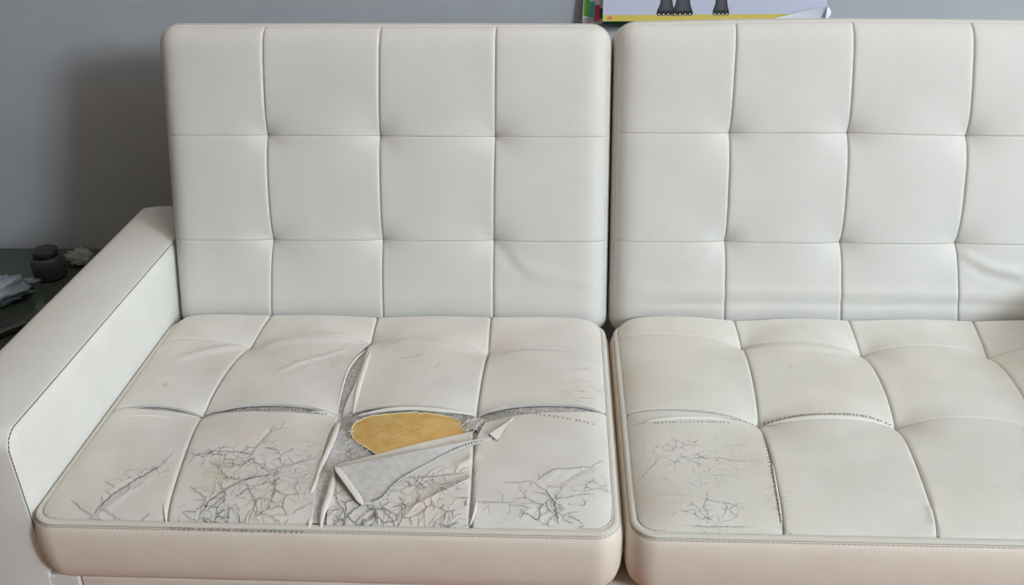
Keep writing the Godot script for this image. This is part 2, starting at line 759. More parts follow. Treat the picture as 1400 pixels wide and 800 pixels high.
func curve(f: Face, pts: Array, above: float, step := 0.004) -> PackedVector3Array:
	var out := PackedVector3Array()
	var n := pts.size() / 2
	for k in n - 1:
		var p := []
		for m in [k - 1, k, k + 1, k + 2]:
			var mm := clampi(m, 0, n - 1)
			p.append(Vector2(pts[mm * 2], pts[mm * 2 + 1]))
		var steps := maxi(2, int(p[1].distance_to(p[2]) / step))
		for i in steps + (1 if k == n - 2 else 0):
			var q: Vector2 = p[1].cubic_interpolate(p[2], p[0], p[3], float(i) / steps)
			out.append(f.on(q.x, q.y, above))
	return out


func lip(f: Face, root: Node3D, pts: Array, half: float, thick: float, above := 0.001, called := "torn_edge") -> void:
	var s := Shape.new()
	s.tube(curve(f, pts, above), f.en, half, thick, 10, false, 0.3)
	part(called, s, mats.raw_edge, root)


func frayed_stitches(s: Shape, f: Face, pts: Array, above: float, pitch: float, length: float, r: float, turn := 1.4) -> void:
	var c := curve(f, pts, above, 0.002)
	var next := 0.0
	var run := 0.0
	for k in c.size() - 1:
		run += c[k].distance_to(c[k + 1])
		if run < next:
			continue
		next = run + pitch * rng.randf_range(0.7, 1.4)
		var d := (c[k + 1] - c[k]).normalized().rotated(f.en, turn + rng.randf_range(-0.4, 0.4))
		var l := length * rng.randf_range(0.5, 1.2)
		s.tube(PackedVector3Array([c[k] - d * l / 2.0 - f.en * 0.001, c[k] + f.en * 0.0012, c[k] + d * l / 2.0 - f.en * 0.001]), f.en.rotated(f.eu, 0.2), r, r, 4)


# ---- cracked leather: a picture of the crazing on the whole face, colour and relief

class Crazing:
	var w: int
	var h: int
	var rgb: PackedByteArray
	var relief: PackedFloat32Array
	var f: Face
	var rng: RandomNumberGenerator
	var scale: float

	func start(face: Face, width: int, seed_: int, lo: Color, hi: Color) -> void:
		f = face
		rng = RandomNumberGenerator.new()
		rng.seed = seed_
		w = width
		scale = w / (f.s1 - f.s0)
		h = int((f.t1 - f.t0) * scale)
		var n := FastNoiseLite.new()
		n.seed = seed_
		n.frequency = 0.03
		n.fractal_octaves = 4
		var n2 := FastNoiseLite.new()
		n2.seed = seed_ + 5
		n2.frequency = 0.012
		var small := Image.create(256, 180, false, Image.FORMAT_RGB8)
		for y in 180:
			for x in 256:
				var c := lo.lerp(hi, clampf(0.5 + n.get_noise_2d(x, y) * 0.9, 0, 1))
				var warm := clampf(n2.get_noise_2d(x, y) * 1.6 + 0.1, 0.0, 1.0)
				small.set_pixel(x, y, Color(c.r, c.g - 0.006 * warm, c.b - 0.016 * warm))
		small.resize(w, h, Image.INTERPOLATE_CUBIC)
		rgb = small.get_data()
		relief.resize(w * h)
		relief.fill(0.5)

	func dot(p: Vector2, half: float, dark: float, raise_: float) -> void:
		var cx := (p.x - f.s0) * scale
		var cy := (p.y - f.t0) * scale
		var reach := half * 3.2
		for y in range(maxi(0, int(cy - reach)), mini(h - 1, int(cy + reach) + 1)):
			for x in range(maxi(0, int(cx - reach)), mini(w - 1, int(cx + reach) + 1)):
				var d := sqrt((x - cx) * (x - cx) + (y - cy) * (y - cy)) / half
				if d > 3.2:
					continue
				var k := y * w + x
				var core := exp(-d * d)
				var want := 0.5 - 0.5 * core + raise_ * exp(-(d - 1.7) * (d - 1.7) * 1.5)
				if core > 0.12:
					relief[k] = minf(relief[k], want)
				else:
					relief[k] = maxf(relief[k], want)
				if d < 1.5:
					var keep := 1.0 - dark * core * 0.12
					for c in 3:
						rgb[k * 3 + c] = maxi([122, 116, 111][c], int(rgb[k * 3 + c] * keep))

	# a crack along s, t pairs, half its width in texture pixels
	func crack(pts: Array, half := 1.5, dark := 1.0, raise_ := 0.35, twigs := 0.35) -> void:
		var line: Array[Vector2] = []
		for i in range(0, pts.size(), 2):
			line.append(Vector2(pts[i], pts[i + 1]))
		walk(line, half, dark, raise_, twigs)

	func walk(line: Array[Vector2], half: float, dark: float, raise_: float, twigs: float) -> void:
		var total := 0.0
		for k in line.size() - 1:
			total += line[k].distance_to(line[k + 1])
		var run := 0.0
		var wob := Vector2.ZERO
		var vel := Vector2.ZERO
		for k in line.size() - 1:
			var a := line[k]
			var b := line[k + 1]
			var l := a.distance_to(b)
			var n := maxi(1, int(l * scale / 0.9))
			for i in n:
				vel += Vector2(rng.randf_range(-1, 1), rng.randf_range(-1, 1)) * 0.00012 - wob * 0.06
				vel *= 0.86
				wob += vel
				var fr := (run + l * i / n) / maxf(total, 1e-5)
				var thin := clampf(minf(fr, 1.0 - fr) * 6.0, 0.35, 1.0) * rng.randf_range(0.8, 1.15)
				dot(a.lerp(b, float(i) / n) + wob, maxf(0.8, half * thin), dark, raise_)
				if twigs > 0.0 and rng.randf() < twigs * 0.035:
					var dir := (b - a).normalized().rotated(rng.randf_range(0.5, 1.5) * (1.0 if rng.randf() < 0.5 else -1.0))
					var tl: Array[Vector2] = [a.lerp(b, float(i) / n) + wob]
					for m in rng.randi_range(2, 4):
						dir = dir.rotated(rng.randf_range(-0.6, 0.6))
						tl.append(tl[-1] + dir * rng.randf_range(0.003, 0.009))
					walk(tl, half * 0.6, dark * 0.65, raise_ * 0.8, twigs * 0.3)
			run += l

	# a patch of fine crazing
	func patch(center: Array, rs: float, rt: float, count: int, dark: float, turn: float, spread: float) -> void:
		for i in count:
			var w_ := rng.randf() * TAU
			var q := sqrt(rng.randf())
			var p := Vector2(center[0] + cos(w_) * rs * q, center[1] + sin(w_) * rt * q)
			var dir := Vector2.from_angle(turn + rng.randf_range(-spread, spread))
			var line: Array[Vector2] = [p]
			for m in rng.randi_range(2, 5):
				dir = dir.rotated(rng.randf_range(-0.7, 0.7))
				line.append(line[-1] + dir * rng.randf_range(0.004, 0.011))
			walk(line, rng.randf_range(0.8, 1.3), dark * rng.randf_range(0.5, 1.0), 0.25, 0.2)

	# cellular crackle: plates of stiff finish with open joints, fading out towards the rim of the patch
	func crackle(center: Array, rs: float, rt: float, cell: float, half: float, dark: float, cover: float) -> void:
		var n := FastNoiseLite.new()
		n.noise_type = FastNoiseLite.TYPE_CELLULAR
		n.cellular_return_type = FastNoiseLite.RETURN_DISTANCE2_SUB
		n.cellular_distance_function = FastNoiseLite.DISTANCE_EUCLIDEAN
		n.cellular_jitter = 1.0
		n.seed = rng.randi() % 1000
		n.frequency = 1.0
		n.fractal_type = FastNoiseLite.FRACTAL_NONE
		n.domain_warp_enabled = true
		n.domain_warp_amplitude = 0.5
		n.domain_warp_frequency = 1.3
		n.domain_warp_fractal_octaves = 3
		var g := FastNoiseLite.new()
		g.seed = rng.randi() % 1000
		g.frequency = 30.0
		g.fractal_octaves = 2
		for y in range(maxi(0, int((center[1] - rt - f.t0) * scale)), mini(h, int((center[1] + rt - f.t0) * scale))):
			for x in range(maxi(0, int((center[0] - rs - f.s0) * scale)), mini(w, int((center[0] + rs - f.s0) * scale))):
				var p := Vector2(f.s0 + x / scale, f.t0 + y / scale)
				var e := Vector2((p.x - center[0]) / rs, (p.y - center[1]) / rt).length()
				if e > 1.0:
					continue
				var m := clampf((1.0 - e * e) * 1.4 + g.get_noise_2d(p.x, p.y) * 1.3 - (1.0 - cover), 0.0, 1.0)
				if m <= 0.02:
					continue
				var d := (n.get_noise_2d(p.x / cell, p.y / cell) + 1.0) * cell * scale / 2.0
				var wd := half * (0.5 + 0.8 * m)
				var core := exp(-d * d / (wd * wd)) * minf(1.0, m * 1.5)
				var k := y * w + x
				var want := 0.5 - 0.5 * core + 0.3 * m * exp(-pow(d / wd - 2.4, 2.0) * 0.6)
				relief[k] = minf(relief[k], want) if core > 0.1 else maxf(relief[k], want)
				if core > 0.1:
					var keep := 1.0 - dark * core
					for c in 3:
						rgb[k * 3 + c] = maxi([118, 112, 107][c], int(rgb[k * 3 + c] * keep))

	func stain(center: Array, radius: float, c: Color, strength: float) -> void:
		var cx: float = (center[0] - f.s0) * scale
		var cy: float = (center[1] - f.t0) * scale
		var rr := radius * scale
		for y in range(maxi(0, int(cy - rr)), mini(h, int(cy + rr))):
			for x in range(maxi(0, int(cx - rr)), mini(w, int(cx + rr))):
				var d := Vector2(x - cx, y - cy).length() / rr
				if d < 1.0:
					var a := strength * (1.0 - d * d) * (1.0 - d * d)
					var k := (y * w + x) * 3
					rgb[k] = int(lerpf(rgb[k], c.r8, a))
					rgb[k + 1] = int(lerpf(rgb[k + 1], c.g8, a))
					rgb[k + 2] = int(lerpf(rgb[k + 2], c.b8, a))

	func material(m: StandardMaterial3D, cm: float) -> void:
		m.albedo_color = Color(1, 1, 1)
		m.albedo_texture = ImageTexture.create_from_image(Image.create_from_data(w, h, false, Image.FORMAT_RGB8, rgb))
		m.heightmap_enabled = true
		m.heightmap_texture = ImageTexture.create_from_image(Image.create_from_data(w, h, false, Image.FORMAT_RF, relief.to_byte_array()))
		m.heightmap_scale = cm


const NONE := [0.0, 0.0, 0.0, 0.0]
const BOX_SEAT := [[-0.004, 0.001], [0.001, -0.001], [0.004, -0.008], [0.007, -0.02], [0.008, -0.045], [0.006, -0.070], [0.001, -0.088], [-0.008, -0.100], [-0.024, -0.107], [-0.05, -0.109]]
const BOX_BACK := [[-0.004, 0.001], [0.0005, -0.001], [0.003, -0.008], [0.0042, -0.022], [0.0045, -0.05], [0.0035, -0.085], [-0.002, -0.104], [-0.012, -0.113], [-0.03, -0.116]]


func seat_face(right: bool) -> Face:
	var f := Face.new()
	f.o = Vector3(0, SEAT, 0)
	f.eu = Vector3(1, 0, 0)
	f.ev = Vector3(0, 0, 1)
	f.en = Vector3(0, 1, 0)
	f.t0 = -0.552
	f.t1 = 0.004
	f.pressed = true
	f.back_rise = 0.013 if right else 0.007
	if right:
		f.s0 = 0.815
		f.s1 = 1.64
		f.dome = 0.021
		f.tuft_depth = 0.033
		f.tuft_width = 0.05
		f.setup([[1.0127, -0.0109, 1.2104, -0.0101, 1.406, -0.0081], [1.03, -0.2646, 1.2397, -0.2645, 1.4522, -0.2627], [1.0414, -0.4907, 1.2445, -0.4734, 1.4582, -0.4711], [1.0326, -0.5736, 1.2362, -0.5831, 1.4539, -0.582]], f.t1, f.t0)
	else:
		f.s0 = -0.004
		f.s1 = 0.799
		f.setup([[0.1879, 0.0047, 0.3941, 0.0082, 0.601, 0.0018], [0.1496, -0.2552, 0.3694, -0.2609, 0.5873, -0.2666], [0.165, -0.4623, 0.3791, -0.4846, 0.5928, -0.4523], [0.1826, -0.5623, 0.3815, -0.5718, 0.5914, -0.5759]], f.t1, f.t0)
	return f


func seat_left() -> Node3D:
	var f := seat_face(false)
	var root := thing("seat_cushion", "badly torn cream leather seat cushion with yellow foam showing, beside the armrest", "seat cushion", Vector3(0.4, SEAT - 0.109, -0.27))
	# soft folds
	f.crease([0.0522, -0.3801, 0.0888, -0.4134, 0.1306, -0.4412, 0.1633, -0.4576], 0.0036, 0.011)
	f.crease([0.1831, -0.4397, 0.2245, -0.4586, 0.294, -0.4716, 0.3704, -0.4784], 0.0036, 0.013)
	f.crease([0.2414, -0.3513, 0.2704, -0.3836, 0.3091, -0.4065, 0.3525, -0.4411], 0.0018, 0.006)
	f.crease([0.3942, -0.4588, 0.4393, -0.4651, 0.5047, -0.4634, 0.5835, -0.4419], 0.0018, 0.01)
	f.crease([0.5986, -0.4448, 0.6347, -0.4442, 0.6856, -0.4427, 0.7299, -0.4345], -0.0018, 0.004)
	f.crease([0.7361, -0.4253, 0.7608, -0.4076, 0.7729, -0.3955], 0.0012, 0.005)
	f.crease([0.2784, -0.2048, 0.2749, -0.1775, 0.2715, -0.1514], -0.0018, 0.004)
	f.crease([0.331, -0.1046, 0.3464, -0.1152, 0.3705, -0.1263], 0.0012, 0.005)
	f.crease([0.6933, -0.0826, 0.7084, -0.1021, 0.7218, -0.1157], 0.0018, 0.007)
	f.crease([0.7178, -0.0775, 0.7362, -0.1005, 0.7529, -0.1137, 0.7711, -0.1294], -0.00144, 0.005)
	f.crease([0.734, -0.0666, 0.7492, -0.0771, 0.7726, -0.079], 0.00144, 0.006)
	f.crease([0.6655, -0.0149, 0.6749, -0.0253, 0.6825, -0.0348], 0.00144, 0.005)
	f.crease([0.6365, -0.0057, 0.6557, -0.0129, 0.6675, -0.0131], 0.0012, 0.004)
	f.crease([0.0804, -0.005, 0.0909, -0.0256, 0.0989, -0.0445, 0.1197, -0.0759, 0.1403, -0.0992], -0.0015, 0.004)
	f.crease([0.0884, -0.002, 0.1014, -0.0192, 0.1123, -0.0343, 0.1298, -0.0639, 0.1479, -0.0879], 0.0012, 0.005)
	f.crease([0.0417, -0.0313, 0.0629, -0.0176, 0.0799, -0.0102], -0.0012, 0.005)
	f.crease([0.0936, -0.018, 0.1117, -0.0098, 0.1249, -0.0026], -0.0012, 0.005)
	f.crease([0.014, -0.0093, 0.0327, -0.0004, 0.0616, 0.0069], 0.00108, 0.006)
	f.crease([0.2318, -0.0044, 0.237, -0.0336, 0.2584, -0.0644, 0.2887, -0.0854], -0.0012, 0.004)
	f.crease([0.4993, -0.0034, 0.521, -0.0297, 0.5529, -0.0565, 0.5858, -0.0828, 0.6047, -0.1041], 0.0024, 0.006)
	f.crease([0.5581, -0.006, 0.5726, -0.0095, 0.5865, -0.0202], 0.0018, 0.006)
	f.crease([0.5674, -0.1113, 0.5871, -0.1254, 0.601, -0.1504], 0.003, 0.008)
	f.crease([0.5298, -0.0781, 0.5592, -0.0915, 0.5988, -0.1122], -0.0018, 0.01)
	f.crease([0.7057, -0.071, 0.7131, -0.0407, 0.7172, -0.0133], -0.0012, 0.004)
	# the crazing
	var cz := Crazing.new()
	cz.start(f, 2048, 11, Color8(214, 210, 203), Color8(223, 219, 213))
	cz.crack([0.0804, -0.005, 0.0854, -0.0121, 0.0909, -0.0256, 0.0989, -0.0445, 0.1093, -0.0574, 0.1197, -0.0759, 0.1296, -0.0858, 0.1403, -0.0992, 0.149, -0.1131], 3.0, 1.0, 0.4, 0.35)
	for q in [[0.0439, -0.0337, 0.0649, -0.0176, 0.0783, -0.0119, 0.0857, -0.0043], [0.0905, -0.018, 0.1117, -0.0098, 0.1202, -0.0049], [0.0855, -0.0051, 0.104, -0.0008, 0.1244, -0.0004], [0.076, -0.0687, 0.0931, -0.0585, 0.098, -0.0542], [0.1201, -0.0775, 0.1346, -0.0811], [0.1454, 0.0015, 0.154, -0.0039, 0.1626, -0.0135]]:
		cz.crack(q, 1.8, 0.8, 0.35, 0.3)
	cz.crack([0.2293, 0.0017, 0.2328, -0.013, 0.237, -0.0336, 0.2517, -0.0526, 0.2584, -0.0644, 0.2754, -0.0771, 0.294, -0.0855, 0.3144, -0.0877, 0.3274, -0.0786], 2.8, 1.0, 0.45, 0.9)
	for q in [[0.2754, -0.0771, 0.2859, -0.0593, 0.2982, -0.0415, 0.3026, -0.0365, 0.304, -0.0193, 0.2987, -0.0017], [0.2534, -0.0703, 0.2306, -0.1017, 0.2197, -0.1149], [0.2306, -0.1017, 0.251, -0.078, 0.2697, -0.0785], [0.2371, -0.0159, 0.2486, -0.0291, 0.2585, -0.0472], [0.2335, -0.0103, 0.2499, -0.0047, 0.2705, -0.0019], [0.1715, -0.1403, 0.1984, -0.1266, 0.2065, -0.141, 0.2399, -0.1398, 0.2691, -0.1335, 0.2693, -0.1514, 0.2812, -0.2069], [0.2691, -0.1335, 0.2689, -0.1162, 0.2608, -0.1075, 0.2428, -0.1138, 0.2289, -0.1067], [0.2732, -0.1197, 0.2941, -0.1035, 0.3048, -0.0956, 0.3152, -0.1041, 0.3297, -0.1096, 0.3488, -0.1187, 0.3705, -0.1263], [0.3152, -0.1041, 0.3153, -0.0846], [0.2802, -0.1517, 0.2942, -0.1486, 0.3065, -0.1437], [0.202, -0.0614, 0.2192, -0.0475, 0.2334, -0.0386], [0.2678, -0.0295, 0.2724, -0.0027], [0.3016, -0.0403, 0.3172, -0.0394, 0.3325, -0.0311], [0.309, -0.0194, 0.3341, -0.0104, 0.3453, -0.0039]]:
		cz.crack(q, 1.9, 0.9, 0.45, 0.9)
	cz.crackle([0.2545, -0.1279], 0.085, 0.05, 0.018, 1.08, 0.275, 0.55)
	cz.crackle([0.311, -0.0432], 0.10, 0.07, 0.028, 1.224, 0.3025, 0.5)
	cz.crackle([0.2452, -0.0234], 0.05, 0.04, 0.02, 1.224, 0.3025, 0.5)
	cz.crackle([0.1308, -0.0826], 0.06, 0.04, 0.016, 0.864, 0.1925, 0.15)
	cz.crackle([0.4578, -0.0175], 0.075, 0.05, 0.020, 1.368, 0.33, 0.85)
	cz.crackle([0.5294, -0.0422], 0.085, 0.07, 0.024, 1.224, 0.3025, 0.6)
	cz.crackle([0.5512, -0.0711], 0.04, 0.04, 0.012, 0.864, 0.22, 0.4)
	cz.crackle([0.7091, -0.0406], 0.07, 0.05, 0.022, 1.152, 0.275, 0.4)
	cz.crackle([0.7443, -0.0856], 0.05, 0.03, 0.02, 0.936, 0.22, 0.3)
	cz.patch([0.3468, -0.1051], 0.03, 0.07, 26, 0.6, 0.1, 0.4)
	for q in [[0.4071, -0.0716, 0.41, -0.0526, 0.418, -0.0331, 0.4265, -0.0252, 0.4257, -0.0188, 0.4176, -0.0068, 0.411, 0.0018], [0.4265, -0.0252, 0.4022, -0.0214], [0.4654, -0.0331, 0.4723, -0.0208, 0.4771, 0.0012], [0.4731, -0.0474, 0.4855, -0.0647, 0.4981, -0.0834, 0.4993, -0.0961], [0.4981, -0.0834, 0.5126, -0.0901, 0.5312, -0.0675, 0.5436, -0.0664], [0.4656, -0.0319, 0.4819, -0.0232, 0.4944, -0.0116, 0.4991, -0.0049, 0.4997, 0.0005], [0.4987, -0.009, 0.5126, -0.0166, 0.5252, -0.0357, 0.5391, -0.0451, 0.5529, -0.0565, 0.5642, -0.064, 0.5858, -0.0828, 0.602, -0.0991], [0.4501, -0.0339, 0.4668, -0.0368, 0.4819, -0.0559], [0.5581, -0.006, 0.5729, -0.0046, 0.5853, -0.0098], [0.4116, 0.0046, 0.44, -0.0024, 0.4799, -0.0001, 0.5192, -0.0008, 0.5682, -0.003], [0.5082, -0.0852, 0.5385, -0.0909, 0.5891, -0.1036]]:
		cz.crack(q, 2.1, 0.95, 0.45, 1.0)
	cz.crack([0.7007, -0.0678, 0.706, -0.0537, 0.712, -0.0459, 0.7131, -0.0321, 0.7162, -0.0181, 0.7182, -0.0097], 3.2, 1.0, 0.4, 0.6)
	for q in [[0.712, -0.0459, 0.719, -0.0515, 0.7289, -0.0535, 0.754, -0.0629, 0.7692, -0.0645], [0.7131, -0.0321, 0.724, -0.0214, 0.7338, -0.0261, 0.7436, -0.0289], [0.724, -0.0214, 0.726, -0.0154, 0.7367, -0.012], [0.7101, -0.0381, 0.6993, -0.0365, 0.6842, -0.0436, 0.674, -0.0513, 0.6562, -0.0481], [0.6496, -0.0388, 0.6696, -0.0356, 0.6816, -0.0312], [0.6066, -0.0416, 0.6197, -0.0406, 0.6545, -0.0415], [0.7018, -0.0635, 0.6884, -0.0779, 0.678, -0.0852, 0.6648, -0.0818, 0.6424, -0.0812], [0.739, -0.067, 0.7572, -0.0693, 0.7747, -0.0797, 0.7807, -0.076, 0.7922, -0.0814], [0.7546, -0.0901, 0.7729, -0.0883, 0.7829, -0.0801], [0.6881, -0.0871, 0.7083, -0.1085, 0.7447, -0.1175, 0.771, -0.1278]]:
		cz.crack(q, 1.6, 0.8, 0.4, 0.5)
	for q in [[0.595, -0.4264, 0.6219, -0.4437, 0.6538, -0.4444, 0.692, -0.4398, 0.7299, -0.4321], [0.7358, -0.3744, 0.7542, -0.3788, 0.7727, -0.3885], [0.3971, -0.4439, 0.4208, -0.4577, 0.4424, -0.462], [0.4428, -0.4026, 0.4665, -0.4124, 0.4848, -0.4178], [0.7414, -0.3163, 0.7589, -0.3126], [0.7469, -0.2921, 0.7762, -0.2975]]:
		cz.crack(q, 1.5, 0.7, 0.3, 0.2)
	cz.patch([0.7473, -0.3232], 0.03, 0.03, 9, 0.4, 0.0, 0.3)
	cz.patch([0.2971, -0.4035], 0.06, 0.02, 8, 0.35, 0.2, 0.4)
	cz.patch([0.4768, -0.3841], 0.06, 0.03, 8, 0.3, -0.1, 0.3)
	cz.patch([0.3903, -0.0031], 0.01, 0.012, 8, 0.6, 0.0, 0.8)
	cz.stain([0.0688, -0.3165], 0.008, Color8(222, 160, 160), 0.6)
	cz.stain([0.1327, -0.3594], 0.02, Color8(222, 190, 185), 0.3)
	cz.stain([0.2405, -0.1729], 0.02, Color8(222, 190, 185), 0.3)
	cz.stain([0.5352, -0.036], 0.06, Color8(226, 200, 180), 0.3)
	cz.stain([0.6204, -0.4715], 0.03, Color8(222, 196, 188), 0.25)
	cz.stain([0.2359, -0.0855], 0.05, Color8(214, 200, 172), 0.35)
	cz.stain([0.3244, -0.0309], 0.06, Color8(214, 200, 172), 0.25)
	var m := plain("crazed_leather", Color(1, 1, 1), 0.58, 0.36)
	cz.material(m, 0.2)
	# panels, row by row from the front
	var vs := 0.006
	var hs := 0.003
	var gaps := {
		"00": [0.0, 0.0, 0.0, [0.0, 0.006, 0.010, 0.008, 0.003]],
		"10": [0.0, [0.007, 0.008, 0.009, 0.007, 0.003], 0.0, [0.002, 0.010, 0.014, 0.013, 0.006]],
		"20": [[0.013, 0.012, 0.012, 0.016, 0.016], [0.003, 0.002, 0.001, 0.001, 0.004], 0.0, [0.150, 0.128, 0.106, 0.084, 0.062]],
		"30": [[0.002, 0.001, 0.0, 0.0, 0.014], 0.0, 0.0, [0.034, 0.020, 0.016, 0.013, 0.003]],
		"01": [0.0, 0.0, [0.0, 0.002, 0.005, 0.004, 0.002], 0.0],
		"11": [0.0, [0.004, 0.010, 0.012, 0.008, 0.001], [0.002, 0.008, 0.009, 0.007, 0.002], 0.0],
		"21": [[0.003, 0.009, 0.010, 0.006, 0.001], [0.001, 0.0, 0.0, 0.001, 0.001], [0.002, 0.004, 0.005, 0.004, 0.002], 0.0],
		"31": [[0.001, 0.001, 0.0, 0.002, 0.001], 0.0, [0.003, 0.008, 0.009, 0.007, 0.001], [0.0, 0.001, 0.002, 0.0, 0.0]],
	}
	for j in 3:
		for i in 4:
			var g: Array = gaps.get("%d%d" % [i, j], NONE)
			var sm := [vs, vs, hs, hs]
			if j >= 1:
				sm[3 if j == 1 else 2] = 0.0012
			part("panel", panel_shape(f, i, j, g, sm, 0.0025), m, root)
	# the grey wadding under the leather, swelling into the splits
	var splits := [[0.179, -0.2357, 0.2673, -0.2361, 0.3505, -0.2465], [0.6103, -0.2439, 0.6677, -0.2303, 0.757, -0.2156], [0.3847, -0.4085, 0.3812, -0.3302, 0.3759, -0.2736], [0.3788, -0.2002, 0.3837, -0.1062, 0.3872, -0.0211, 0.389, 0.0011], [0.3947, -0.179, 0.4535, -0.1603, 0.4996, -0.1435], [0.0901, -0.2259, 0.1428, -0.2366]]
	var s := Shape.new()
	var p := PackedVector3Array()
	var nu := 180
	var nv := 125
	for jj in nv:
		for ii in nu:
			var a := f.s0 + 0.01 + (f.s1 - f.s0 - 0.02) * ii / (nu - 1)
			var b := f.t0 + 0.01 + (f.t1 - f.t0 - 0.02) * jj / (nv - 1)
			var near := 1.0
			for line in splits:
				for k in range(0, line.size() - 2, 2):
					var c := Geometry2D.get_closest_point_to_segment(Vector2(a, b), Vector2(line[k], line[k + 1]), Vector2(line[k + 2], line[k + 3]))
					near = minf(near, c.distance_to(Vector2(a, b)))
			p.append(f.at(a, b, f.h(a, b) - 0.0068 + 0.0048 * exp(-near * near / 0.0002) + 0.0008 * sin(a * 310.0 + sin(b * 170.0) * 2.0) * sin(b * 270.0)))
	s.grid(p, nu, nv, f.flip)
	part("wadding", s, mats.lining, root, "grey fibre wadding showing through the splits")
	# the hole in the wadding: foam with a torn pale rim
	var hole: Array = [0.4064, -0.187, 0.4013, -0.222, 0.4162, -0.2397, 0.4499, -0.2461, 0.4862, -0.2499, 0.524, -0.2499, 0.5532, -0.2439, 0.5756, -0.2242, 0.5743, -0.1922, 0.5502, -0.1711, 0.5268, -0.1409, 0.4921, -0.1225, 0.4573, -0.1388, 0.4284, -0.1599]
	var rim3 := PackedVector3Array()
	var rim2: PackedVector2Array = []
	var hn := hole.size() / 2
	var mid := Vector2.ZERO
	for k in hn:
		mid += Vector2(hole[k * 2], hole[k * 2 + 1]) / hn
	for k in hn:
		var q0 := Vector2(hole[posmod(k - 1, hn) * 2], hole[posmod(k - 1, hn) * 2 + 1])
		var q1 := Vector2(hole[k * 2], hole[k * 2 + 1])
		var q2 := Vector2(hole[(k + 1) % hn * 2], hole[(k + 1) % hn * 2 + 1])
		var q3 := Vector2(hole[(k + 2) % hn * 2], hole[(k + 2) % hn * 2 + 1])
		for i in 6:
			var q: Vector2 = q1.cubic_interpolate(q2, q0, q3, i / 6.0)
			q += (q - mid).normalized() * rng.randf_range(-0.0012, 0.0012)
			rim2.append(q)
			rim3.append(f.on(q.x, q.y, -0.0014))
	s = Shape.new()
	p = PackedVector3Array()
	var rings := 14
	for k in rings + 1:
		var fr := float(k) / rings
		for i in rim2.size() + 1:
			var q: Vector2 = mid.lerp(rim2[i % rim2.size()], maxf(fr, 0.002))
			p.append(f.on(q.x, q.y, -0.0018 + 0.003 * (1.0 - fr * fr) + 0.0006 * sin(q.x * 400.0) * sin(q.y * 520.0)))
	s.grid(p, rim2.size() + 1, rings + 1, true, true)
	part("foam", s, mats.foam, root, "yellow foam showing through the hole")
	s = Shape.new()
	s.tube(rim3, f.en, 0.0012, 0.0012, 6, true)
	for k in 90:
		var i := rng.randi() % rim3.size()
		var d := Vector3(rng.randf_range(-1, 1), rng.randf_range(0.0, 0.4), rng.randf_range(-1, 1)).normalized() * rng.randf_range(0.002, 0.006)
		s.tube(PackedVector3Array([rim3[i], rim3[i] + d * 0.6 + f.en * 0.001, rim3[i] + d]), f.en, 0.0006, 0.0006, 4)
	part("hole_rim", s, mats.foam_pale, root, "pale frayed rim of the hole")
	# strands across the corner of the hole
	s = Shape.new()
	for k in 46:
		var c: Array = [0.5841, -0.2304]
		var w1 := rng.randf() * TAU
		var w2 := w1 + rng.randf_range(1.8, 4.4)
		var r1 := rng.randf_range(0.006, 0.022)
		var a := Vector2(c[0] + cos(w1) * r1 * 1.1, c[1] + sin(w1) * r1 * 1.4)
		var b := Vector2(c[0] + cos(w2) * r1 * 1.1, c[1] + sin(w2) * r1 * 1.4)
		var md := a.lerp(b, 0.5) + Vector2(rng.randf_range(-1, 1), rng.randf_range(-1, 1)) * 0.004
		s.tube(PackedVector3Array([f.on(a.x, a.y, -0.001), f.on(md.x, md.y, rng.randf_range(0.0005, 0.003)), f.on(b.x, b.y, -0.001)]), f.en, 0.0009, 0.0007, 5)
	for k in 120:
		var c: Array = [[0.3911, -0.1851], [0.4048, -0.1523], [0.3894, -0.2237], [0.634, -0.2297]][k % 4]
		var a := Vector2(c[0] + rng.randf_range(-0.012, 0.012), c[1] + rng.randf_range(-0.02, 0.02))
		var b := a + Vector2(rng.randf_range(-1, 1), rng.randf_range(-1, 1)) * 0.01
		s.tube(PackedVector3Array([f.on(a.x, a.y, -0.006), f.on((a.x + b.x) / 2, (a.y + b.y) / 2, -0.0045), f.on(b.x, b.y, -0.006)]), f.en, 0.0005, 0.0004, 5)
	part("torn_fibres", s, mats.fibre, root, "pale torn fibres strung across the corner of the hole").set_meta("kind", "stuff")
	# rolled and torn edges along the splits
	lip(f, root, [0.3886, -0.4347, 0.3892, -0.3719, 0.3895, -0.3116, 0.3924, -0.2577], 0.0045, 0.003, 0.0)
	lip(f, root, [0.3776, -0.438, 0.3636, -0.3759, 0.3629, -0.3117, 0.3646, -0.2641], 0.002, 0.002, 0.0)
	lip(f, root, [0.4029, -0.2473, 0.4311, -0.2539, 0.4825, -0.2598, 0.5343, -0.2602, 0.5851, -0.2679], 0.0042, 0.003, 0.0)
	lip(f, root, [0.3776, -0.2249, 0.3792, -0.1689, 0.3777, -0.123, 0.376, -0.0848], 0.0045, 0.003, 0.001)
	lip(f, root, [0.378, -0.0896, 0.3769, -0.0677, 0.3758, -0.0503], 0.003, 0.002, 0.001)
	lip(f, root, [0.4003, -0.0934, 0.4023, -0.0455, 0.4001, -0.0163, 0.4005, 0.0036], 0.0048, 0.003, 0.002)
	lip(f, root, [0.0236, -0.2255, 0.0537, -0.23, 0.0878, -0.2317, 0.1129, -0.2288], 0.0035, 0.0022, -0.001)
	lip(f, root, [0.3257, -0.2549, 0.3476, -0.2591, 0.3695, -0.2529], 0.004, 0.002, -0.001)
	lip(f, root, [0.6066, -0.0416, 0.6042, -0.0206, 0.6004, -0.0051], 0.002, 0.002, 0.001)
	lip(f, root, [0.3833, -0.0095, 0.3851, 0.0054], 0.0025, 0.002, 0.001)
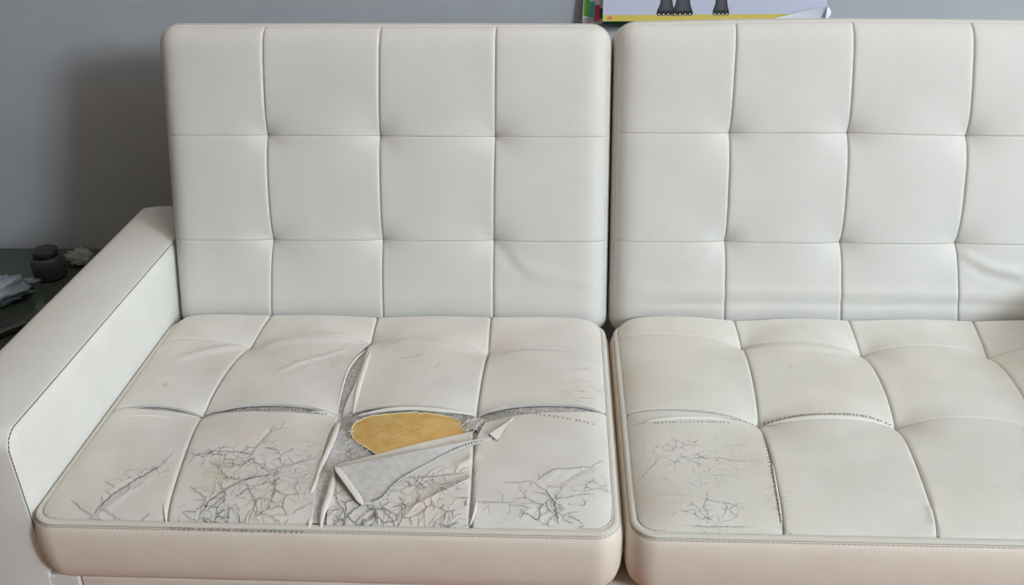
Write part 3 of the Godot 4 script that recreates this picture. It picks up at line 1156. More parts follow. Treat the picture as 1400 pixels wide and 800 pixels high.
	lip(f, root, [0.1783, -0.0252, 0.1833, -0.012, 0.1904, 0.0029], 0.0012, 0.001, 0.001)
	# frayed seam threads in the splits
	s = Shape.new()
	frayed_stitches(s, f, [0.1609, -0.251, 0.217, -0.2475, 0.2691, -0.2502, 0.3204, -0.2535, 0.3539, -0.256], 0.0015, 0.004, 0.0048, 0.00048)
	frayed_stitches(s, f, [0.1754, -0.2293, 0.2216, -0.2327, 0.2786, -0.2368, 0.335, -0.2404], -0.003, 0.004, 0.0048, 0.00042)
	frayed_stitches(s, f, [0.6148, -0.2613, 0.667, -0.2504, 0.7238, -0.2371, 0.774, -0.226], 0.0005, 0.006, 0.0048, 0.0006)
	frayed_stitches(s, f, [0.1975, 0.0056, 0.2634, 0.0078, 0.3231, 0.0074, 0.3828, 0.0083], 0.002, 0.006, 0.0048, 0.00054)
	frayed_stitches(s, f, [0.3621, -0.3828, 0.3629, -0.3117, 0.3641, -0.2668], -0.003, 0.005, 0.0056, 0.00042)
	part("seam_threads", s, mats.dark_thread, root, "dark frayed seam threads").set_meta("kind", "stuff")
	# the flap of leather folded back over the front
	flap(f, root)
	rim_parts(f, root, Vector2(0.0055, 0.0032), BOX_SEAT, mats.leather_bounce_tint, mats.piping_leather)
	return root


func flap(f: Face, root: Node3D) -> void:
	var a: Array = [0.3992, -0.0948]
	var b: Array = [0.6175, -0.1789]
	var e: Array = [0.4497, -0.0303, 0.4744, -0.0395, 0.4939, -0.077, 0.5256, -0.11, 0.5686, -0.1513, 0.6129, -0.1788]
	var n := 60
	var edge := []
	var en := e.size() / 2
	for k in n + 1:
		var x := float(k) / n * (en - 1)
		var i := mini(int(x), en - 2)
		var pt := []
		for m in [i - 1, i, i + 1, i + 2]:
			var mm := clampi(m, 0, en - 1)
			pt.append(Vector2(e[mm * 2], e[mm * 2 + 1]))
		edge.append(pt[1].cubic_interpolate(pt[2], pt[0], pt[3], x - i))
	var nz := FastNoiseLite.new()
	nz.seed = 4
	nz.frequency = 14.0
	var p := PackedVector3Array()
	var prof := [[0.03, -0.002], [0.008, 0.004], [0.0, 0.0075], [0.002, 0.010], [0.012, 0.0115], [0.06, 0.0125]]
	var rows := 26
	for r in rows:
		for k in n + 1:
			var fo := Vector2(a[0], a[1]).lerp(Vector2(b[0], b[1]), float(k) / n)
			var ed: Vector2 = edge[k]
			var q: Vector2
			var h: float
			var fat := lerpf(1.0, 0.6, float(k) / n)
			if r < prof.size():
				q = fo.lerp(ed, prof[r][0])
				h = prof[r][1] * fat
			else:
				var w := lerpf(0.06, 1.0, float(r - prof.size() + 1) / (rows - prof.size() - 1))
				w = minf(w, 1.0)
				q = fo.lerp(ed, w)
				h = lerpf(0.0128, 0.003, pow(w, 0.8)) * fat + 0.003 * nz.get_noise_2d(q.x, q.y) * (1.0 - w)
				if r == rows - 1:
					h = 0.0005
			p.append(f.on(q.x, q.y, h))
	var s := Shape.new()
	s.grid(p, n + 1, rows, f.flip)
	var o := part("torn_flap", s, mats.flap_cloth, root, "torn leather flap folded forward, pale cloth backing up")
	# its rolled white edge on the left and the line of stitch holes along its free edge
	s = Shape.new()
	var line := PackedVector3Array()
	var ed0: Vector2 = edge[0]
	for k in 15:
		var w := float(k) / 14
		var q := Vector2(a[0], a[1]).lerp(ed0, w) + Vector2(0.003, 0.002)
		line.append(f.on(q.x, q.y, lerpf(0.0135, 0.004, w)))
	s.tube(line, f.en, 0.0046, 0.0012, 10, false, 0.12)
	part("rolled_edge", s, mats.raw_edge, o, "white rolled edge")
	s = Shape.new()
	for k in range(8, n - 2, 1):
		var q: Vector2 = edge[k]
		var c := f.on(q.x, q.y - 0.001, 0.0045)
		var d := Vector3(rng.randf_range(-0.6, 0.6), 0, 1).normalized() * rng.randf_range(0.002, 0.005)
		s.tube(PackedVector3Array([c - d * 0.5, c + f.en * 0.001, c + d * 0.5]), f.en.rotated(f.eu, 0.2), 0.0007, 0.0007, 4)
	part("loose_threads", s, mats.dark_thread, o).set_meta("kind", "stuff")
	# the small corner folded over beside it
	s = Shape.new()
	p = PackedVector3Array()
	var c0: Array = [0.612, -0.1907]
	var c1: Array = [0.6472, -0.2363]
	var c2: Array = [0.6261, -0.1768]
	for r in 9:
		for k in 13:
			var fo := Vector2(c0[0], c0[1]).lerp(Vector2(c1[0], c1[1]), k / 12.0)
			var q := fo.lerp(Vector2(c2[0], c2[1]), (r - 1) / 7.0 if r > 0 else 0.03)
			var h := lerpf(0.006, 0.0015, maxf(0.0, (r - 1) / 7.0)) if r > 0 else 0.0
			p.append(f.on(q.x, q.y, h))
	s.grid(p, 13, 9, f.flip)
	part("torn_flap", s, mats.raw_edge, root, "small torn corner folded over at the seam crossing")


func seat_right() -> Node3D:
	var f := seat_face(true)
	var root := thing("seat_cushion", "cream leather seat cushion with one crazed front panel, right of the torn one", "seat cushion", Vector3(1.22, SEAT - 0.109, -0.27))
	f.crease([1.0176, -0.4713, 1.0922, -0.4686, 1.177, -0.4577, 1.2309, -0.4572], 0.003, 0.008)
	f.crease([1.0754, -0.5127, 1.1519, -0.5139, 1.2116, -0.4926, 1.2421, -0.4747], 0.003, 0.014)
	f.crease([1.46, -0.5008, 1.4636, -0.4834, 1.4556, -0.4643], 0.003, 0.006)
	f.crease([1.2128, -0.0533, 1.2126, -0.0344, 1.2106, -0.0138], 0.003, 0.006)
	var cz := Crazing.new()
	cz.start(f, 2048, 23, Color8(214, 211, 202), Color8(222, 219, 211))
	for q in [[0.8267, -0.0974, 0.8431, -0.116, 0.864, -0.144], [0.8892, -0.1448, 0.9076, -0.1418, 0.9498, -0.1454, 0.9645, -0.1393, 0.9852, -0.1386, 1.0064, -0.1415], [0.922, -0.0703, 0.918, -0.0545, 0.9112, -0.0387, 0.9147, -0.0351, 0.9273, -0.0354], [0.902, -0.0349, 0.8901, -0.0325, 0.8786, -0.0337], [0.9021, -0.0361, 0.8992, -0.0269, 0.9082, -0.0197, 0.9163, -0.0239, 0.9163, -0.0328, 0.9049, -0.035], [0.9099, -0.027, 0.9178, -0.0199, 0.9226, -0.02], [0.9077, -0.0585, 0.9236, -0.0519, 0.9501, -0.046, 0.9589, -0.0398, 0.9681, -0.0364], [0.8835, -0.0119, 0.9073, -0.0105, 0.9313, -0.0109, 0.9743, -0.0117]]:
		cz.crack(q, 1.7, 0.85, 0.35, 0.5)
	for q in [[0.867, -0.154, 0.8836, -0.1621, 0.8946, -0.1657, 0.9123, -0.1807, 0.929, -0.1855], [0.9235, -0.1042, 0.9439, -0.1049, 0.9592, -0.1055, 0.976, -0.1029], [0.8442, -0.0661, 0.8835, -0.0626, 0.9077, -0.0585], [0.9584, -0.0362, 0.9541, -0.0258, 0.9446, -0.0194, 0.927, -0.0162], [0.8575, -0.0485, 0.8966, -0.0474], [0.8582, -0.1131, 0.8917, -0.1397, 0.9254, -0.1581, 0.9472, -0.1631], [0.9461, -0.1927, 0.9639, -0.2028], [0.9536, -0.1709, 0.9928, -0.1823]]:
		cz.crack(q, 1.2, 0.6, 0.3, 0.6)
	cz.crackle([0.8989, -0.1571], 0.07, 0.045, 0.014, 0.936, 0.231, 0.5)
	cz.crackle([0.9144, -0.0328], 0.07, 0.03, 0.016, 1.008, 0.2475, 0.35)
	cz.crackle([0.9184, -0.104], 0.09, 0.05, 0.02, 0.792, 0.1925, 0.1)
	cz.patch([0.936, -0.1209], 0.07, 0.03, 24, 0.4, 0.0, 0.3)
	cz.patch([1.0009, -0.0474], 0.012, 0.05, 14, 0.6, 0.0, 0.3)
	cz.stain([1.1025, -0.4008], 0.008, Color8(222, 176, 170), 0.4)
	cz.stain([0.9297, -0.4894], 0.06, Color8(216, 200, 186), 0.35)
	cz.stain([0.8429, -0.048], 0.07, Color8(206, 190, 174), 0.35)
	cz.stain([0.8551, -0.3482], 0.08, Color8(212, 198, 184), 0.35)
	var m := plain("lightly_crazed_leather", Color(1, 1, 1), 0.58, 0.38)
	cz.material(m, 0.08)
	var gaps := {
		"00": [0.0, [0.001, 0.002, 0.002, 0.001, 0.0], 0.0, [0.001, 0.004, 0.005, 0.004, 0.0]],
		"10": [[0.001, 0.002, 0.002, 0.001, 0.0], 0.0, 0.0, [0.0, 0.004, 0.005, 0.004, 0.0]],
		"01": [0.0, 0.0, [0.0, 0.002, 0.003, 0.002, 0.0], 0.0],
		"11": [0.0, 0.0, [0.0, 0.002, 0.003, 0.002, 0.0], 0.0],
	}
	for j in 3:
		for i in 4:
			var g: Array = gaps.get("%d%d" % [i, j], NONE)
			var sm := [0.005, 0.005, 0.003, 0.003]
			if i == 2 and j == 2 or i == 1 and j == 2:
				sm[0] = 0.0035
			if j == 1:
				sm[3] = 0.0018
			if j == 2:
				sm[2] = 0.0018
			if i >= 2 and j < 2:
				sm[3 if j == 0 else 2] = 0.0015
			part("panel", panel_shape(f, i, j, g, sm, 0.0032), m, root)
	var s := Shape.new()
	var p := PackedVector3Array()
	for jj in 80:
		for ii in 120:
			var a := f.s0 + 0.01 + (f.s1 - f.s0 - 0.02) * ii / 119.0
			var b := f.t0 + 0.01 + (f.t1 - f.t0 - 0.02) * jj / 79.0
			p.append(f.at(a, b, f.h(a, b) - 0.0085))
	s.grid(p, 120, 80, f.flip)
	part("wadding", s, mats.lining, root, "grey fibre wadding showing through the splits")
	lip(f, root, [0.852, -0.2317, 0.8857, -0.2374, 0.9367, -0.2441, 0.9823, -0.2477], 0.0042, 0.0026, 0.0016)
	lip(f, root, [1.0393, -0.2583, 1.0787, -0.2563, 1.1278, -0.2558, 1.1841, -0.2575, 1.2279, -0.256], 0.0048, 0.003, 0.0016)
	lip(f, root, [1.0214, -0.1333, 1.0162, -0.0762, 1.0115, -0.0125], 0.0016, 0.0016, 0.0)
	s = Shape.new()
	frayed_stitches(s, f, [1.0377, -0.2666, 1.0751, -0.2654, 1.1302, -0.2656, 1.1872, -0.2683, 1.234, -0.2664], 0.0012, 0.005, 0.0048, 0.0006)
	frayed_stitches(s, f, [0.8626, -0.2265, 0.9128, -0.2314, 0.9811, -0.2408], 0.0008, 0.005, 0.0032, 0.00042, 0.2)
	frayed_stitches(s, f, [0.8354, -0.2292, 0.8691, -0.2375, 0.9144, -0.2451], 0.0005, 0.004, 0.0032, 0.00042, 0.2)
	frayed_stitches(s, f, [0.9717, -0.2523, 1.0073, -0.2587, 1.0262, -0.2591], 0.0005, 0.004, 0.0032, 0.00048, 0.2)
	frayed_stitches(s, f, [1.0227, -0.2031, 1.0176, -0.1245, 1.0133, -0.0615, 1.0108, -0.0142], 0.001, 0.007, 0.004, 0.00054)
	part("seam_threads", s, mats.dark_thread, root, "dark frayed seam threads").set_meta("kind", "stuff")
	rim_parts(f, root, Vector2(0.0055, 0.0032), BOX_SEAT, mats.leather_bounce_tint, mats.piping_leather)
	return root


func back_cushion(left: bool) -> Node3D:
	var f := Face.new()
	f.o = Vector3(0, SEAT, -0.5509)
	f.eu = Vector3(1, 0, 0)
	f.ev = Vector3(0, cos(RECLINE), -sin(RECLINE))
	f.en = Vector3(0, sin(RECLINE), cos(RECLINE))
	f.t0 = -0.022
	f.base = -0.0265
	f.inset = 0.004
	f.dome = 0.028
	f.dome_width = 0.0135
	f.tuft_depth = 0.021
	f.tuft_width = 0.026
	f.r = 0.034
	var root: Node3D
	var mid: Vector3
	if left:
		f.s0 = -0.002
		f.s1 = 0.8015
		f.t1 = 0.5345
		f.setup([[0.1775, 0.0206, 0.3895, 0.0227, 0.5948, 0.0247], [0.1863, 0.1553, 0.3909, 0.1565, 0.5956, 0.1563], [0.1866, 0.3462, 0.3917, 0.3449, 0.5994, 0.3436], [0.1918, 0.5382, 0.3993, 0.5333, 0.602, 0.5297]], f.t0, f.t1)
		f.lift = Vector3(0.005, 0.001, 0.0)
		mid = f.o + f.eu * 0.4 + f.ev * f.t0 - f.en * 0.07
		root = thing("back_cushion", "buttoned cream leather back cushion behind the torn seat, next to the armrest", "back cushion", mid)
		f.crease([0.6163, 0.137, 0.6696, 0.1009, 0.7296, 0.0851, 0.796, 0.0802], 0.002, 0.014)
		f.crease([0.6031, 0.1504, 0.6296, 0.1141, 0.6562, 0.0899], -0.0015, 0.012)
		f.crease([0.0758, 0.1404, 0.1311, 0.1462, 0.1834, 0.1546], 0.002, 0.012)
		f.crease([0.0067, 0.0499, 0.1246, 0.0468, 0.3311, 0.0487, 0.4945, 0.0515, 0.6294, 0.0569, 0.7632, 0.0567], 0.0015, 0.016)
	else:
		f.s0 = 0.812
		f.s1 = 1.64
		f.t1 = 0.5375
		f.setup([[1.0178, 0.0247, 1.2273, 0.0268, 1.4369, 0.0262], [1.0146, 0.1574, 1.2197, 0.1559, 1.4223, 0.1558], [1.0135, 0.35, 1.2185, 0.35, 1.4227, 0.345], [1.0158, 0.5371, 1.2131, 0.5383, 1.4121, 0.5336]], f.t0, f.t1)
		f.lift = Vector3(0.0, 0.006, -0.004)
		mid = f.o + f.eu * 1.22 + f.ev * f.t0 - f.en * 0.07
		root = thing("back_cushion", "buttoned cream leather back cushion under the picture book, right of the gap", "back cushion", mid)
		f.crease([0.8294, 0.0668, 0.9614, 0.0666, 1.0923, 0.0678, 1.2224, 0.0662, 1.4154, 0.0665, 1.5684, 0.0652], 0.0025, 0.010)
		f.crease([0.8299, 0.045, 0.9623, 0.0435, 1.0935, 0.0461, 1.2239, 0.0446, 1.4173, 0.0464, 1.6212, 0.047], -0.0022, 0.006)
		f.crease([1.421, 0.154, 1.4476, 0.1279, 1.4872, 0.1124, 1.5515, 0.1023], 0.003, 0.010)
		f.crease([1.4319, 0.1331, 1.4693, 0.1016, 1.528, 0.0862, 1.6171, 0.0816], -0.0016, 0.009)
		f.crease([0.9333, 0.1163, 0.972, 0.13, 1.0074, 0.1541], 0.0015, 0.010)
		f.crease([1.2074, 0.2773, 1.2192, 0.2875, 1.2373, 0.2977], 0.0008, 0.004)
		f.crease([1.3494, 0.2328, 1.3721, 0.2585, 1.3947, 0.284], 0.0006, 0.004)
	var names := "panel"
	for j in 3:
		for i in 4:
			var sm := [0.0042, 0.0042, 0.0012, 0.0012]
			if not left and i == 3 and j == 0:
				sm[0] = 0.002
			part(names, panel_shape(f, i, j, NONE, sm, 0.004), mats.leather, root)
	var s := Shape.new()
	var p := PackedVector3Array()
	for jj in 60:
		for ii in 90:
			var a := f.s0 + 0.01 + (f.s1 - f.s0 - 0.02) * ii / 89.0
			var b := f.t0 + 0.01 + (f.t1 - f.t0 - 0.02) * jj / 59.0
			p.append(f.at(a, b, f.h(a, b) - 0.010))
	s.grid(p, 90, 60, f.flip)
	part("wadding", s, mats.lining, root)
	rim_parts(f, root, Vector2(0.0022, 0.0016), BOX_BACK, mats.leather, mats.piping_leather)
	return root


# ---------------------------------------------------------------- the sofa frame

func build_sofa() -> void:
	var root := thing("sofa", "cream leather sofa frame with a broad padded armrest, carrying the four cushions", "sofa", Vector3(0.75, 0, -0.35))
	for k in 2:
		arm(root, k == 1)
	var s := Shape.new()
	# front rail and deck
	s.box(Vector3(0.0332, 0.1, -0.68), Vector3(1.612, SEAT - 0.112, -0.0145), 0.004)
	part("base", s, mats.leather_bounce_tint, root)
	# frame behind the back cushions
	var ev := Vector3(0, cos(RECLINE), -sin(RECLINE))
	var en := Vector3(0, sin(RECLINE), cos(RECLINE))
	for x in [0.06, 0.76, 0.88, 1.56]:
		var c := Vector3(x, SEAT, -0.5509)
		s = Shape.new()
		s.tube(PackedVector3Array([c - en * 0.145 - ev * 0.16, c - en * 0.145 + ev * 0.42]), en, 0.02, 0.012, 8)
		part("back_support", s, mats.dark_wood, root)
	for x in [0.05, 1.59]:
		for z in [-0.08, -0.62]:
			s = Shape.new()
			var p := PackedVector3Array()
			for k in 7:
				for i in 17:
					var w := TAU * i / 16.0
					var r: float = [0.001, 0.016, 0.017, 0.019, 0.022, 0.024, 0.024][k]
					p.append(Vector3(x + cos(w) * r, [0.0, 0.0, 0.003, 0.03, 0.07, 0.095, 0.0995][k], z + sin(w) * r))
			s.grid(p, 17, 7, true, true)
			part("leg", s, mats.dark_wood, root)


func arm(root: Node3D, mirrored: bool) -> void:
	var inner := -0.008
	var top := SEAT + 0.134
	var outer := -0.146
	var zb := -0.78
	var zf := -0.014
	var low := 0.1
	var mx := func(q: Vector3) -> Vector3:
		return Vector3(1.636 - q.x, q.y, q.z) if mirrored else q
	var holder := Node3D.new()
	holder.name = "armrest"
	root.add_child(holder, true)
	# the wrap: over the top from the back, round the front corner and down the front
	var path := []
	for k in 18:
		path.append([Vector2(lerpf(zb, zf - 0.028, k / 17.0), top), Vector2(0, 1)])
	for k in 9:
		var w := PI / 2 * (k + 1) / 9.0
		path.append([Vector2(zf - 0.028 + 0.028 * sin(w), top - 0.028 + 0.028 * cos(w)), Vector2(sin(w), cos(w))])
	for k in 16:
		path.append([Vector2(zf, lerpf(top - 0.028, low, (k + 1) / 16.0)), Vector2(1, 0)])
	var across := [[inner - 0.0015, -0.005], [inner - 0.002, -0.001], [inner - 0.004, 0.0005], [inner - 0.02, 0.002], [-0.05, 0.004], [-0.08, 0.0045], [-0.105, 0.003]]
	for k in 7:
		var w := PI / 2 * k / 6.0
		across.append([outer + 0.026 - 0.026 * sin(w), -0.026 + 0.026 * cos(w) + 0.001 * cos(w)])
	var p := PackedVector3Array()
	for q in path:
		for a in across:
			var at: Vector2 = q[0] + q[1] * a[1]
			p.append(mx.call(Vector3(a[0], at.y, at.x)))
	var s := Shape.new()
	s.grid(p, across.size(), path.size(), mirrored)
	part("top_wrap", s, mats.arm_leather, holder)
	# outer side
	s = Shape.new()
	s.box(mx.call(Vector3(outer, low, zb)).min(mx.call(Vector3(outer + 0.03, top - 0.03, zf - 0.024))), mx.call(Vector3(outer, low, zb)).max(mx.call(Vector3(outer + 0.03, top - 0.03, zf - 0.024))), 0.004)
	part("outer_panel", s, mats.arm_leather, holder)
	# inner side: a puffed panel with a rounded front top corner
	s = Shape.new()
	p = PackedVector3Array()
	var f := Face.new()
	f.s0 = zb
	f.s1 = zf - 0.002
	f.t0 = SEAT - 0.109
	f.t1 = top - 0.002
	f.r = 0.030
	for jj in 31:
		for ii in 61:
			var a := lerpf(f.s0, f.s1, ii / 60.0)
			var b := lerpf(f.t0, f.t1, jj / 30.0)
			var q := f.warp(a, b) if (a > -0.2 and b > SEAT) else Vector2(a, b)
			var d := minf(f.s1 - a, f.t1 - b)
			p.append(mx.call(Vector3(inner - 0.004 + 0.005 * (1.0 - exp(-d / 0.008)), q.y, q.x)))
	s.grid(p, 61, 31, not mirrored)
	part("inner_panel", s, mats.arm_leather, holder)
	# seam thread between the two
	s = Shape.new()
	var line := PackedVector3Array()
	for q in path:
		var at: Vector2 = q[0] + q[1] * -0.0012
		if at.y > SEAT - 0.06:
			line.append(mx.call(Vector3(inner - 0.0012, at.y, at.x)))
	stitch_line(s, line, 0.006, 0.0046, 0.0009, Vector3(1, 0, 0))
	part("stitching", s, mats.arm_thread, holder).set_meta("kind", "stuff")
	# the lower front block the base is seamed to
	s = Shape.new()
	var lo := Vector3(inner - 0.03, low, -0.7)
	var hi := Vector3(0.0325, SEAT - 0.112, zf - 0.0005)
	s.box(mx.call(lo).min(mx.call(hi)), mx.call(lo).max(mx.call(hi)), 0.003)
	part("lower_block", s, mats.arm_leather, holder)


# ---------------------------------------------------------------- books behind the right cushion

func ellipse(im: Image, cx: float, cy: float, rx: float, ry: float, c: Color) -> void:
	for y in range(maxi(0, int(cy - ry)), mini(im.get_height(), int(cy + ry) + 1)):
		for x in range(maxi(0, int(cx - rx)), mini(im.get_width(), int(cx + rx) + 1)):
			if pow((x - cx) / rx, 2) + pow((y - cy) / ry, 2) <= 1.0:
				im.set_pixel(x, y, c)


func build_books() -> void:
	# a narrow wall shelf the books stand on
	var sh := thing("wall_shelf", "narrow pale wall shelf behind the right back cushion, holding the books", "shelf", Vector3(1.15, SEAT + 0.40, -0.98))
	var s := Shape.new()
	s.box(Vector3(0.757, SEAT + 0.43, -0.999), Vector3(1.62, SEAT + 0.445, -0.90), 0.002)
	part("board", s, mats.wall_paint, sh)
	for x in [0.95, 1.45]:
		s = Shape.new()
		s.box(Vector3(x, SEAT + 0.34, -0.999), Vector3(x + 0.012, SEAT + 0.4295, -0.92), 0.002)
		part("bracket", s, mats.window_frame, sh)
	# the large picture book with the animal on its cover
	var w := 0.432
	var h := 0.31
	var im := Image.create(1024, 736, false, Image.FORMAT_RGB8)
	im.fill(Color8(196, 198, 216))
	var px := 1024.0 / w
	# yellow ground strip along the foot of the page
	im.fill_rect(Rect2i(0, 736 - 28, 1024, 28), Color8(216, 196, 92))
	var rg := RandomNumberGenerator.new()
	rg.seed = 3
	for k in 900:
		var x := rg.randi() % 1024
		im.fill_rect(Rect2i(x, 736 - 28 + rg.randi() % 26, 6, 2), Color8(208 + rg.randi() % 16, 186 + rg.randi() % 18, 82 + rg.randi() % 30))
	# publisher's red mark
	im.fill_rect(Rect2i(22, 736 - 21, 18, 13), Color8(196, 52, 42))
	im.fill_rect(Rect2i(25, 736 - 18, 5, 2), Color8(240, 220, 190))
	im.fill_rect(Rect2i(25, 736 - 18, 2, 8), Color8(240, 220, 190))
	im.fill_rect(Rect2i(25, 736 - 12, 5, 2), Color8(240, 220, 190))
	im.fill_rect(Rect2i(32, 736 - 18, 5, 2), Color8(240, 220, 190))
	im.fill_rect(Rect2i(32, 736 - 15, 4, 2), Color8(240, 220, 190))
	im.fill_rect(Rect2i(32, 736 - 12, 5, 2), Color8(240, 220, 190))
	# dark animal legs with pale claws
	for leg in [[292.0, 34.0, 44.0], [368.0, 40.0, 48.0], [544.0, 33.0, 38.0]]:
		var cx: float = leg[0]
		for y in range(736 - 400, 736 - 32):
			var up := (736.0 - 32.0 - y)
			var half: float = leg[1] * (0.78 + 0.22 * smoothstep(60.0, 160.0, up)) + (leg[2] - leg[1] * 0.78) * exp(-pow(up / 34.0, 2.0))
			for x in range(int(cx - half), int(cx + half)):
				var e := absf(x - cx) / half
				var g := 0.16 + 0.16 * (1.0 - e * e) + 0.05 * rg.randf()
				im.set_pixel(clampi(x, 0, 1023), y, Color(g, g * 1.0, g * 1.06))
		for t in 4:
			var tx: float = cx - leg[2] * 0.72 + leg[2] * 1.44 * t / 3.0
			ellipse(im, tx, 736 - 36, leg[2] * 0.27, 13, Color(0.17, 0.17, 0.19))
			ellipse(im, tx, 736 - 30, 4, 4, Color8(226, 224, 218))
	for k in 40:
		var fr := k / 39.0
		var g := 0.17 + 0.12 * fr
		ellipse(im, 425 + 10 * fr, 736 - 425 - 26 * fr, 235 * (1.0 - 0.55 * fr), 118 * (1.0 - 0.6 * fr), Color(g, g, g * 1.06))
	ellipse(im, 650, 736 - 500, 78, 70, Color(0.2, 0.2, 0.22))
	ellipse(im, 715, 736 - 480, 42, 30, Color(0.25, 0.25, 0.27))
	ellipse(im, 612, 736 - 562, 22, 22, Color(0.18, 0.18, 0.2))
	ellipse(im, 676, 736 - 512, 6, 6, Color(0.05, 0.05, 0.05))
	var pm := plain("animal_print", Color(1, 1, 1), 0.4, 0.5)
	pm.albedo_texture = ImageTexture.create_from_image(im)
	var at := Vector3(0.797, SEAT + 0.4665, -0.945)
	var lean := 0.09
	var bk := thing("picture_book", "large white picture book with dark animal feet and a yellow strip, standing behind the cushion", "book", at)
	bk.rotation = Vector3(-lean, 0, 0)
	var cover := Shape.new()
	cover.quad(PackedVector3Array([at + Vector3(0, 0, 0), at + Vector3(w, 0, 0), at + Vector3(w, h, 0), at + Vector3(0, h, 0)]), Vector3(0, 0, 1), PackedVector2Array([Vector2(0, 1), Vector2(1, 1), Vector2(1, 0), Vector2(0, 0)]))
	s = Shape.new()
	s.box(at + Vector3(0, -0.0002, -0.003), at + Vector3(w, h + 0.0002, -0.0003), 0.0005)
	s.box(at + Vector3(0.0, -0.0002, -0.014), at + Vector3(w, h + 0.0002, -0.0115), 0.0005)
	part("cover_board", s, mats.board_core, bk)
	part("cover_print", cover, pm, bk, "white cover print with dark animal feet, yellow strip and small red mark")
	s = Shape.new()
	s.box(at + Vector3(0.004, 0.003, -0.0112), at + Vector3(w - 0.004, h - 0.003, -0.0033), 0.0005)
	part("page_block", s, mats.page_edge, bk)
	# the green book with the coloured strips behind it, slumped to one side
	im = Image.create(512, 640, false, Image.FORMAT_RGB8)
	im.fill(Color8(140, 144, 144))
	im.fill_rect(Rect2i(0, 0, 104, 640), Color8(208, 210, 218))
	im.fill_rect(Rect2i(78, 640 - 78, 434, 78), Color8(18, 88, 52))
	im.fill_rect(Rect2i(0, 640 - 26, 104, 26), Color8(176, 176, 176))
	for k in 3:
		im.fill_rect(Rect2i(4 + k * 28, 0, 25, 640 - 60), Color8(228, 230, 238))
		im.fill_rect(Rect2i(3 + k * 28, 640 - [116, 108, 94][k], 27, [82, 80, 82][k]), [Color8(96, 168, 62), Color8(72, 176, 170), Color8(196, 66, 82)][k])
	pm = plain("strip_print", Color(1, 1, 1), 0.4, 0.5)
	pm.albedo_texture = ImageTexture.create_from_image(im)
	at = Vector3(0.757, SEAT + 0.456, -0.98)
	var gb := thing("workbook", "slumped green book with green, teal and red strips, behind the picture book", "book", at)
	gb.rotation = Vector3(-0.06, 0, -0.05)
	s = Shape.new()
	s.box(at + Vector3(0, 0, -0.009), at + Vector3(0.2, 0.25, -0.0003), 0.0008)
	part("cover_board", s, mats.cover_green, gb)
	cover = Shape.new()
	cover.quad(PackedVector3Array([at, at + Vector3(0.2, 0, 0), at + Vector3(0.2, 0.25, 0), at + Vector3(0, 0.25, 0)]), Vector3(0, 0, 1), PackedVector2Array([Vector2(0, 1), Vector2(1, 1), Vector2(1, 0), Vector2(0, 0)]))
	part("cover_print", cover, pm, gb, "cover print of white strips ending in green, teal and red")
	# a loose white sheet with a turned-up corner
	at = Vector3(1.20, SEAT + 0.47, -0.935)
	var sheet := thing("paper_sheet", "loose white paper sheet with a bent corner, leaning on the picture book", "paper", at)
	s = Shape.new()
	var q := PackedVector3Array()
	for r in 12:
		for k in 12:
			var u := k / 11.0
			var v := r / 11.0
			q.append(at + Vector3(-0.075 + 0.10 * u, -0.05 + (0.052 + 0.026 * u) * v, 0.002 + 0.012 * pow(u * v, 3.0)))
	s.grid(q, 12, 12, false)
	part("sheet", s, mats.paper, sheet)
	s = Shape.new()
	q = PackedVector3Array()
	for r in 6:
		for k in 6:
			var u := k / 5.0
			var v := r / 5.0
			q.append(at + Vector3(0.0235 + 0.013 * u * (1.0 - absf(v - 0.5) * 2.0), -0.004 + 0.034 * v, 0.013 - 0.006 * u))
	s.grid(q, 6, 6, false)
	part("bent_corner", s, mats.paper, sheet)


# ---------------------------------------------------------------- side table in the corner by the arm

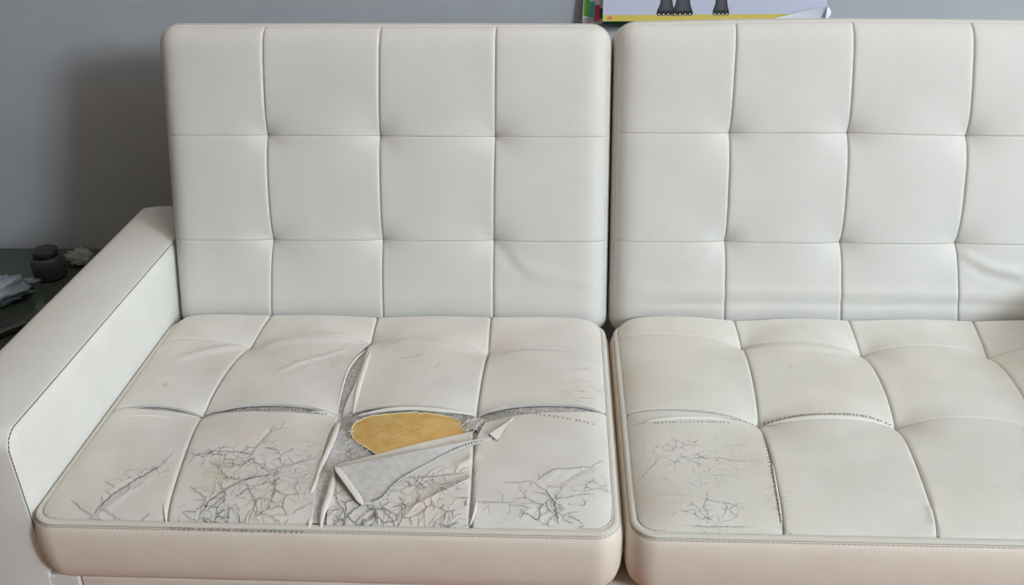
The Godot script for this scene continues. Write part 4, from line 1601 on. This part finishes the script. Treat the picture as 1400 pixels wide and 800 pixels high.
func build_table() -> void:
	var ty := SEAT - 0.056
	var t := thing("side_table", "low dark glass topped side table in the corner beside the armrest", "table", Vector3(-0.7, 0, -0.6))
	var s := Shape.new()
	s.box(Vector3(-1.25, ty - 0.012, -0.985), Vector3(-0.16, ty, -0.15), 0.003)
	part("table_top", s, mats.table_glass, t)
	s = Shape.new()
	s.box(Vector3(-1.22, ty - 0.05, -0.95), Vector3(-0.19, ty - 0.0125, -0.19), 0.004)
	part("apron", s, mats.table_metal, t)
	for x in [-1.2, -0.23]:
		for z in [-0.93, -0.23]:
			s = Shape.new()
			s.box(Vector3(x, 0.0, z), Vector3(x + 0.03, ty - 0.0505, z + 0.03), 0.004)
			part("leg", s, mats.table_metal, t)
	# crumpled clear plastic bag
	var nz := FastNoiseLite.new()
	nz.seed = 12
	nz.frequency = 9.0
	nz.fractal_octaves = 3
	var at := Vector3(-0.475, ty + 0.001, -0.69)
	var bag := thing("plastic_bag", "crumpled pale plastic bag lying on the dark side table", "bag", at)
	s = Shape.new()
	var p := PackedVector3Array()
	for j in 23:
		for i in 41:
			var w := TAU * i / 40.0
			var e := PI * j / 22.0
			var d := Vector3(cos(w) * sin(e), cos(e), sin(w) * sin(e))
			var k := 1.0 + 0.55 * nz.get_noise_3d(d.x * 0.2 + 3, d.y * 0.2, d.z * 0.2) + 0.3 * absf(nz.get_noise_3d(d.x * 0.5, d.y * 0.5, d.z * 0.5))
			var q := d * k * Vector3(0.105, 0.03, 0.04)
			q = q.rotated(Vector3.UP, 0.9)
			q.y = maxf(q.y + 0.022, 0.0)
			p.append(at + q)
	s.grid(p, 41, 23, true, true)
	part("film", s, mats.bag_plastic, bag)
	# dark jar lying beyond the bag
	at = Vector3(-0.40, ty + 0.001, -0.84)
	var jar := thing("jar", "dark glass jar standing behind the plastic bag by the wall", "jar", at)
	lathe_part("body", [[0.001, 0.0], [0.03, 0.0], [0.034, 0.004], [0.035, 0.03], [0.033, 0.045], [0.025, 0.052], [0.001, 0.052]], at, mats.jar_dark, jar)
	lathe_part("lid", [[0.001, 0.0525], [0.026, 0.0525], [0.027, 0.056], [0.027, 0.064], [0.025, 0.066], [0.001, 0.066]], at, mats.lid_black, jar)
	# crumpled tissue
	at = Vector3(-0.365, ty + 0.001, -0.905)
	var ti := thing("tissue", "small crumpled pale tissue on the side table beside the jar", "tissue", at)
	s = Shape.new()
	p = PackedVector3Array()
	for j in 13:
		for i in 21:
			var w := TAU * i / 20.0
			var e := PI * j / 12.0
			var d := Vector3(cos(w) * sin(e), cos(e), sin(w) * sin(e))
			var k := 1.0 + 0.6 * nz.get_noise_3d(d.x * 0.3 + 9, d.y * 0.3, d.z * 0.3)
			var q := d * k * Vector3(0.032, 0.02, 0.025)
			q.y = maxf(q.y + 0.013, 0.0)
			p.append(at + q)
	s.grid(p, 21, 13, true, true)
	part("wad", s, mats.tissue, ti)
	# black remote lying at the near edge
	at = Vector3(-0.39, ty + 0.001, -0.575)
	var rc := thing("remote_control", "small black remote control at the near end of the side table", "remote control", at)
	rc.rotation = Vector3(0, 0.9, 0)
	s = Shape.new()
	s.box(at + Vector3(-0.07, 0, -0.02), at + Vector3(0.07, 0.018, 0.02), 0.005)
	part("body", s, mats.lid_black, rc)


func lathe_part(called: String, prof: Array, at: Vector3, m: Material, parent: Node3D) -> void:
	var p := PackedVector3Array()
	for q in prof:
		for i in 25:
			var w := TAU * i / 24.0
			p.append(at + Vector3(cos(w) * q[0], q[1], sin(w) * q[0]))
	var s := Shape.new()
	s.grid(p, 25, prof.size(), true, true)
	part(called, s, m, parent)


# a made-up square lamp overhead, added as fill for the seat tops
func added_ceiling_lamp() -> void:
	var at := Vector3(0.9, 3.5, -0.3)
	var t := thing("added_ceiling_lamp", "added square fill lamp on the ceiling, brightening the seat tops", "lamp", at)
	var s := Shape.new()
	s.box(at + Vector3(-0.31, -0.03, -0.31), at + Vector3(0.31, -0.0005, 0.31), 0.005)
	part("frame", s, mats.window_frame, t)
	s = Shape.new()
	s.box(at + Vector3(-0.28, -0.045, -0.28), at + Vector3(0.28, -0.0305, 0.28), 0.005)
	part("diffuser", s, mats.added_lamp_glow, t)
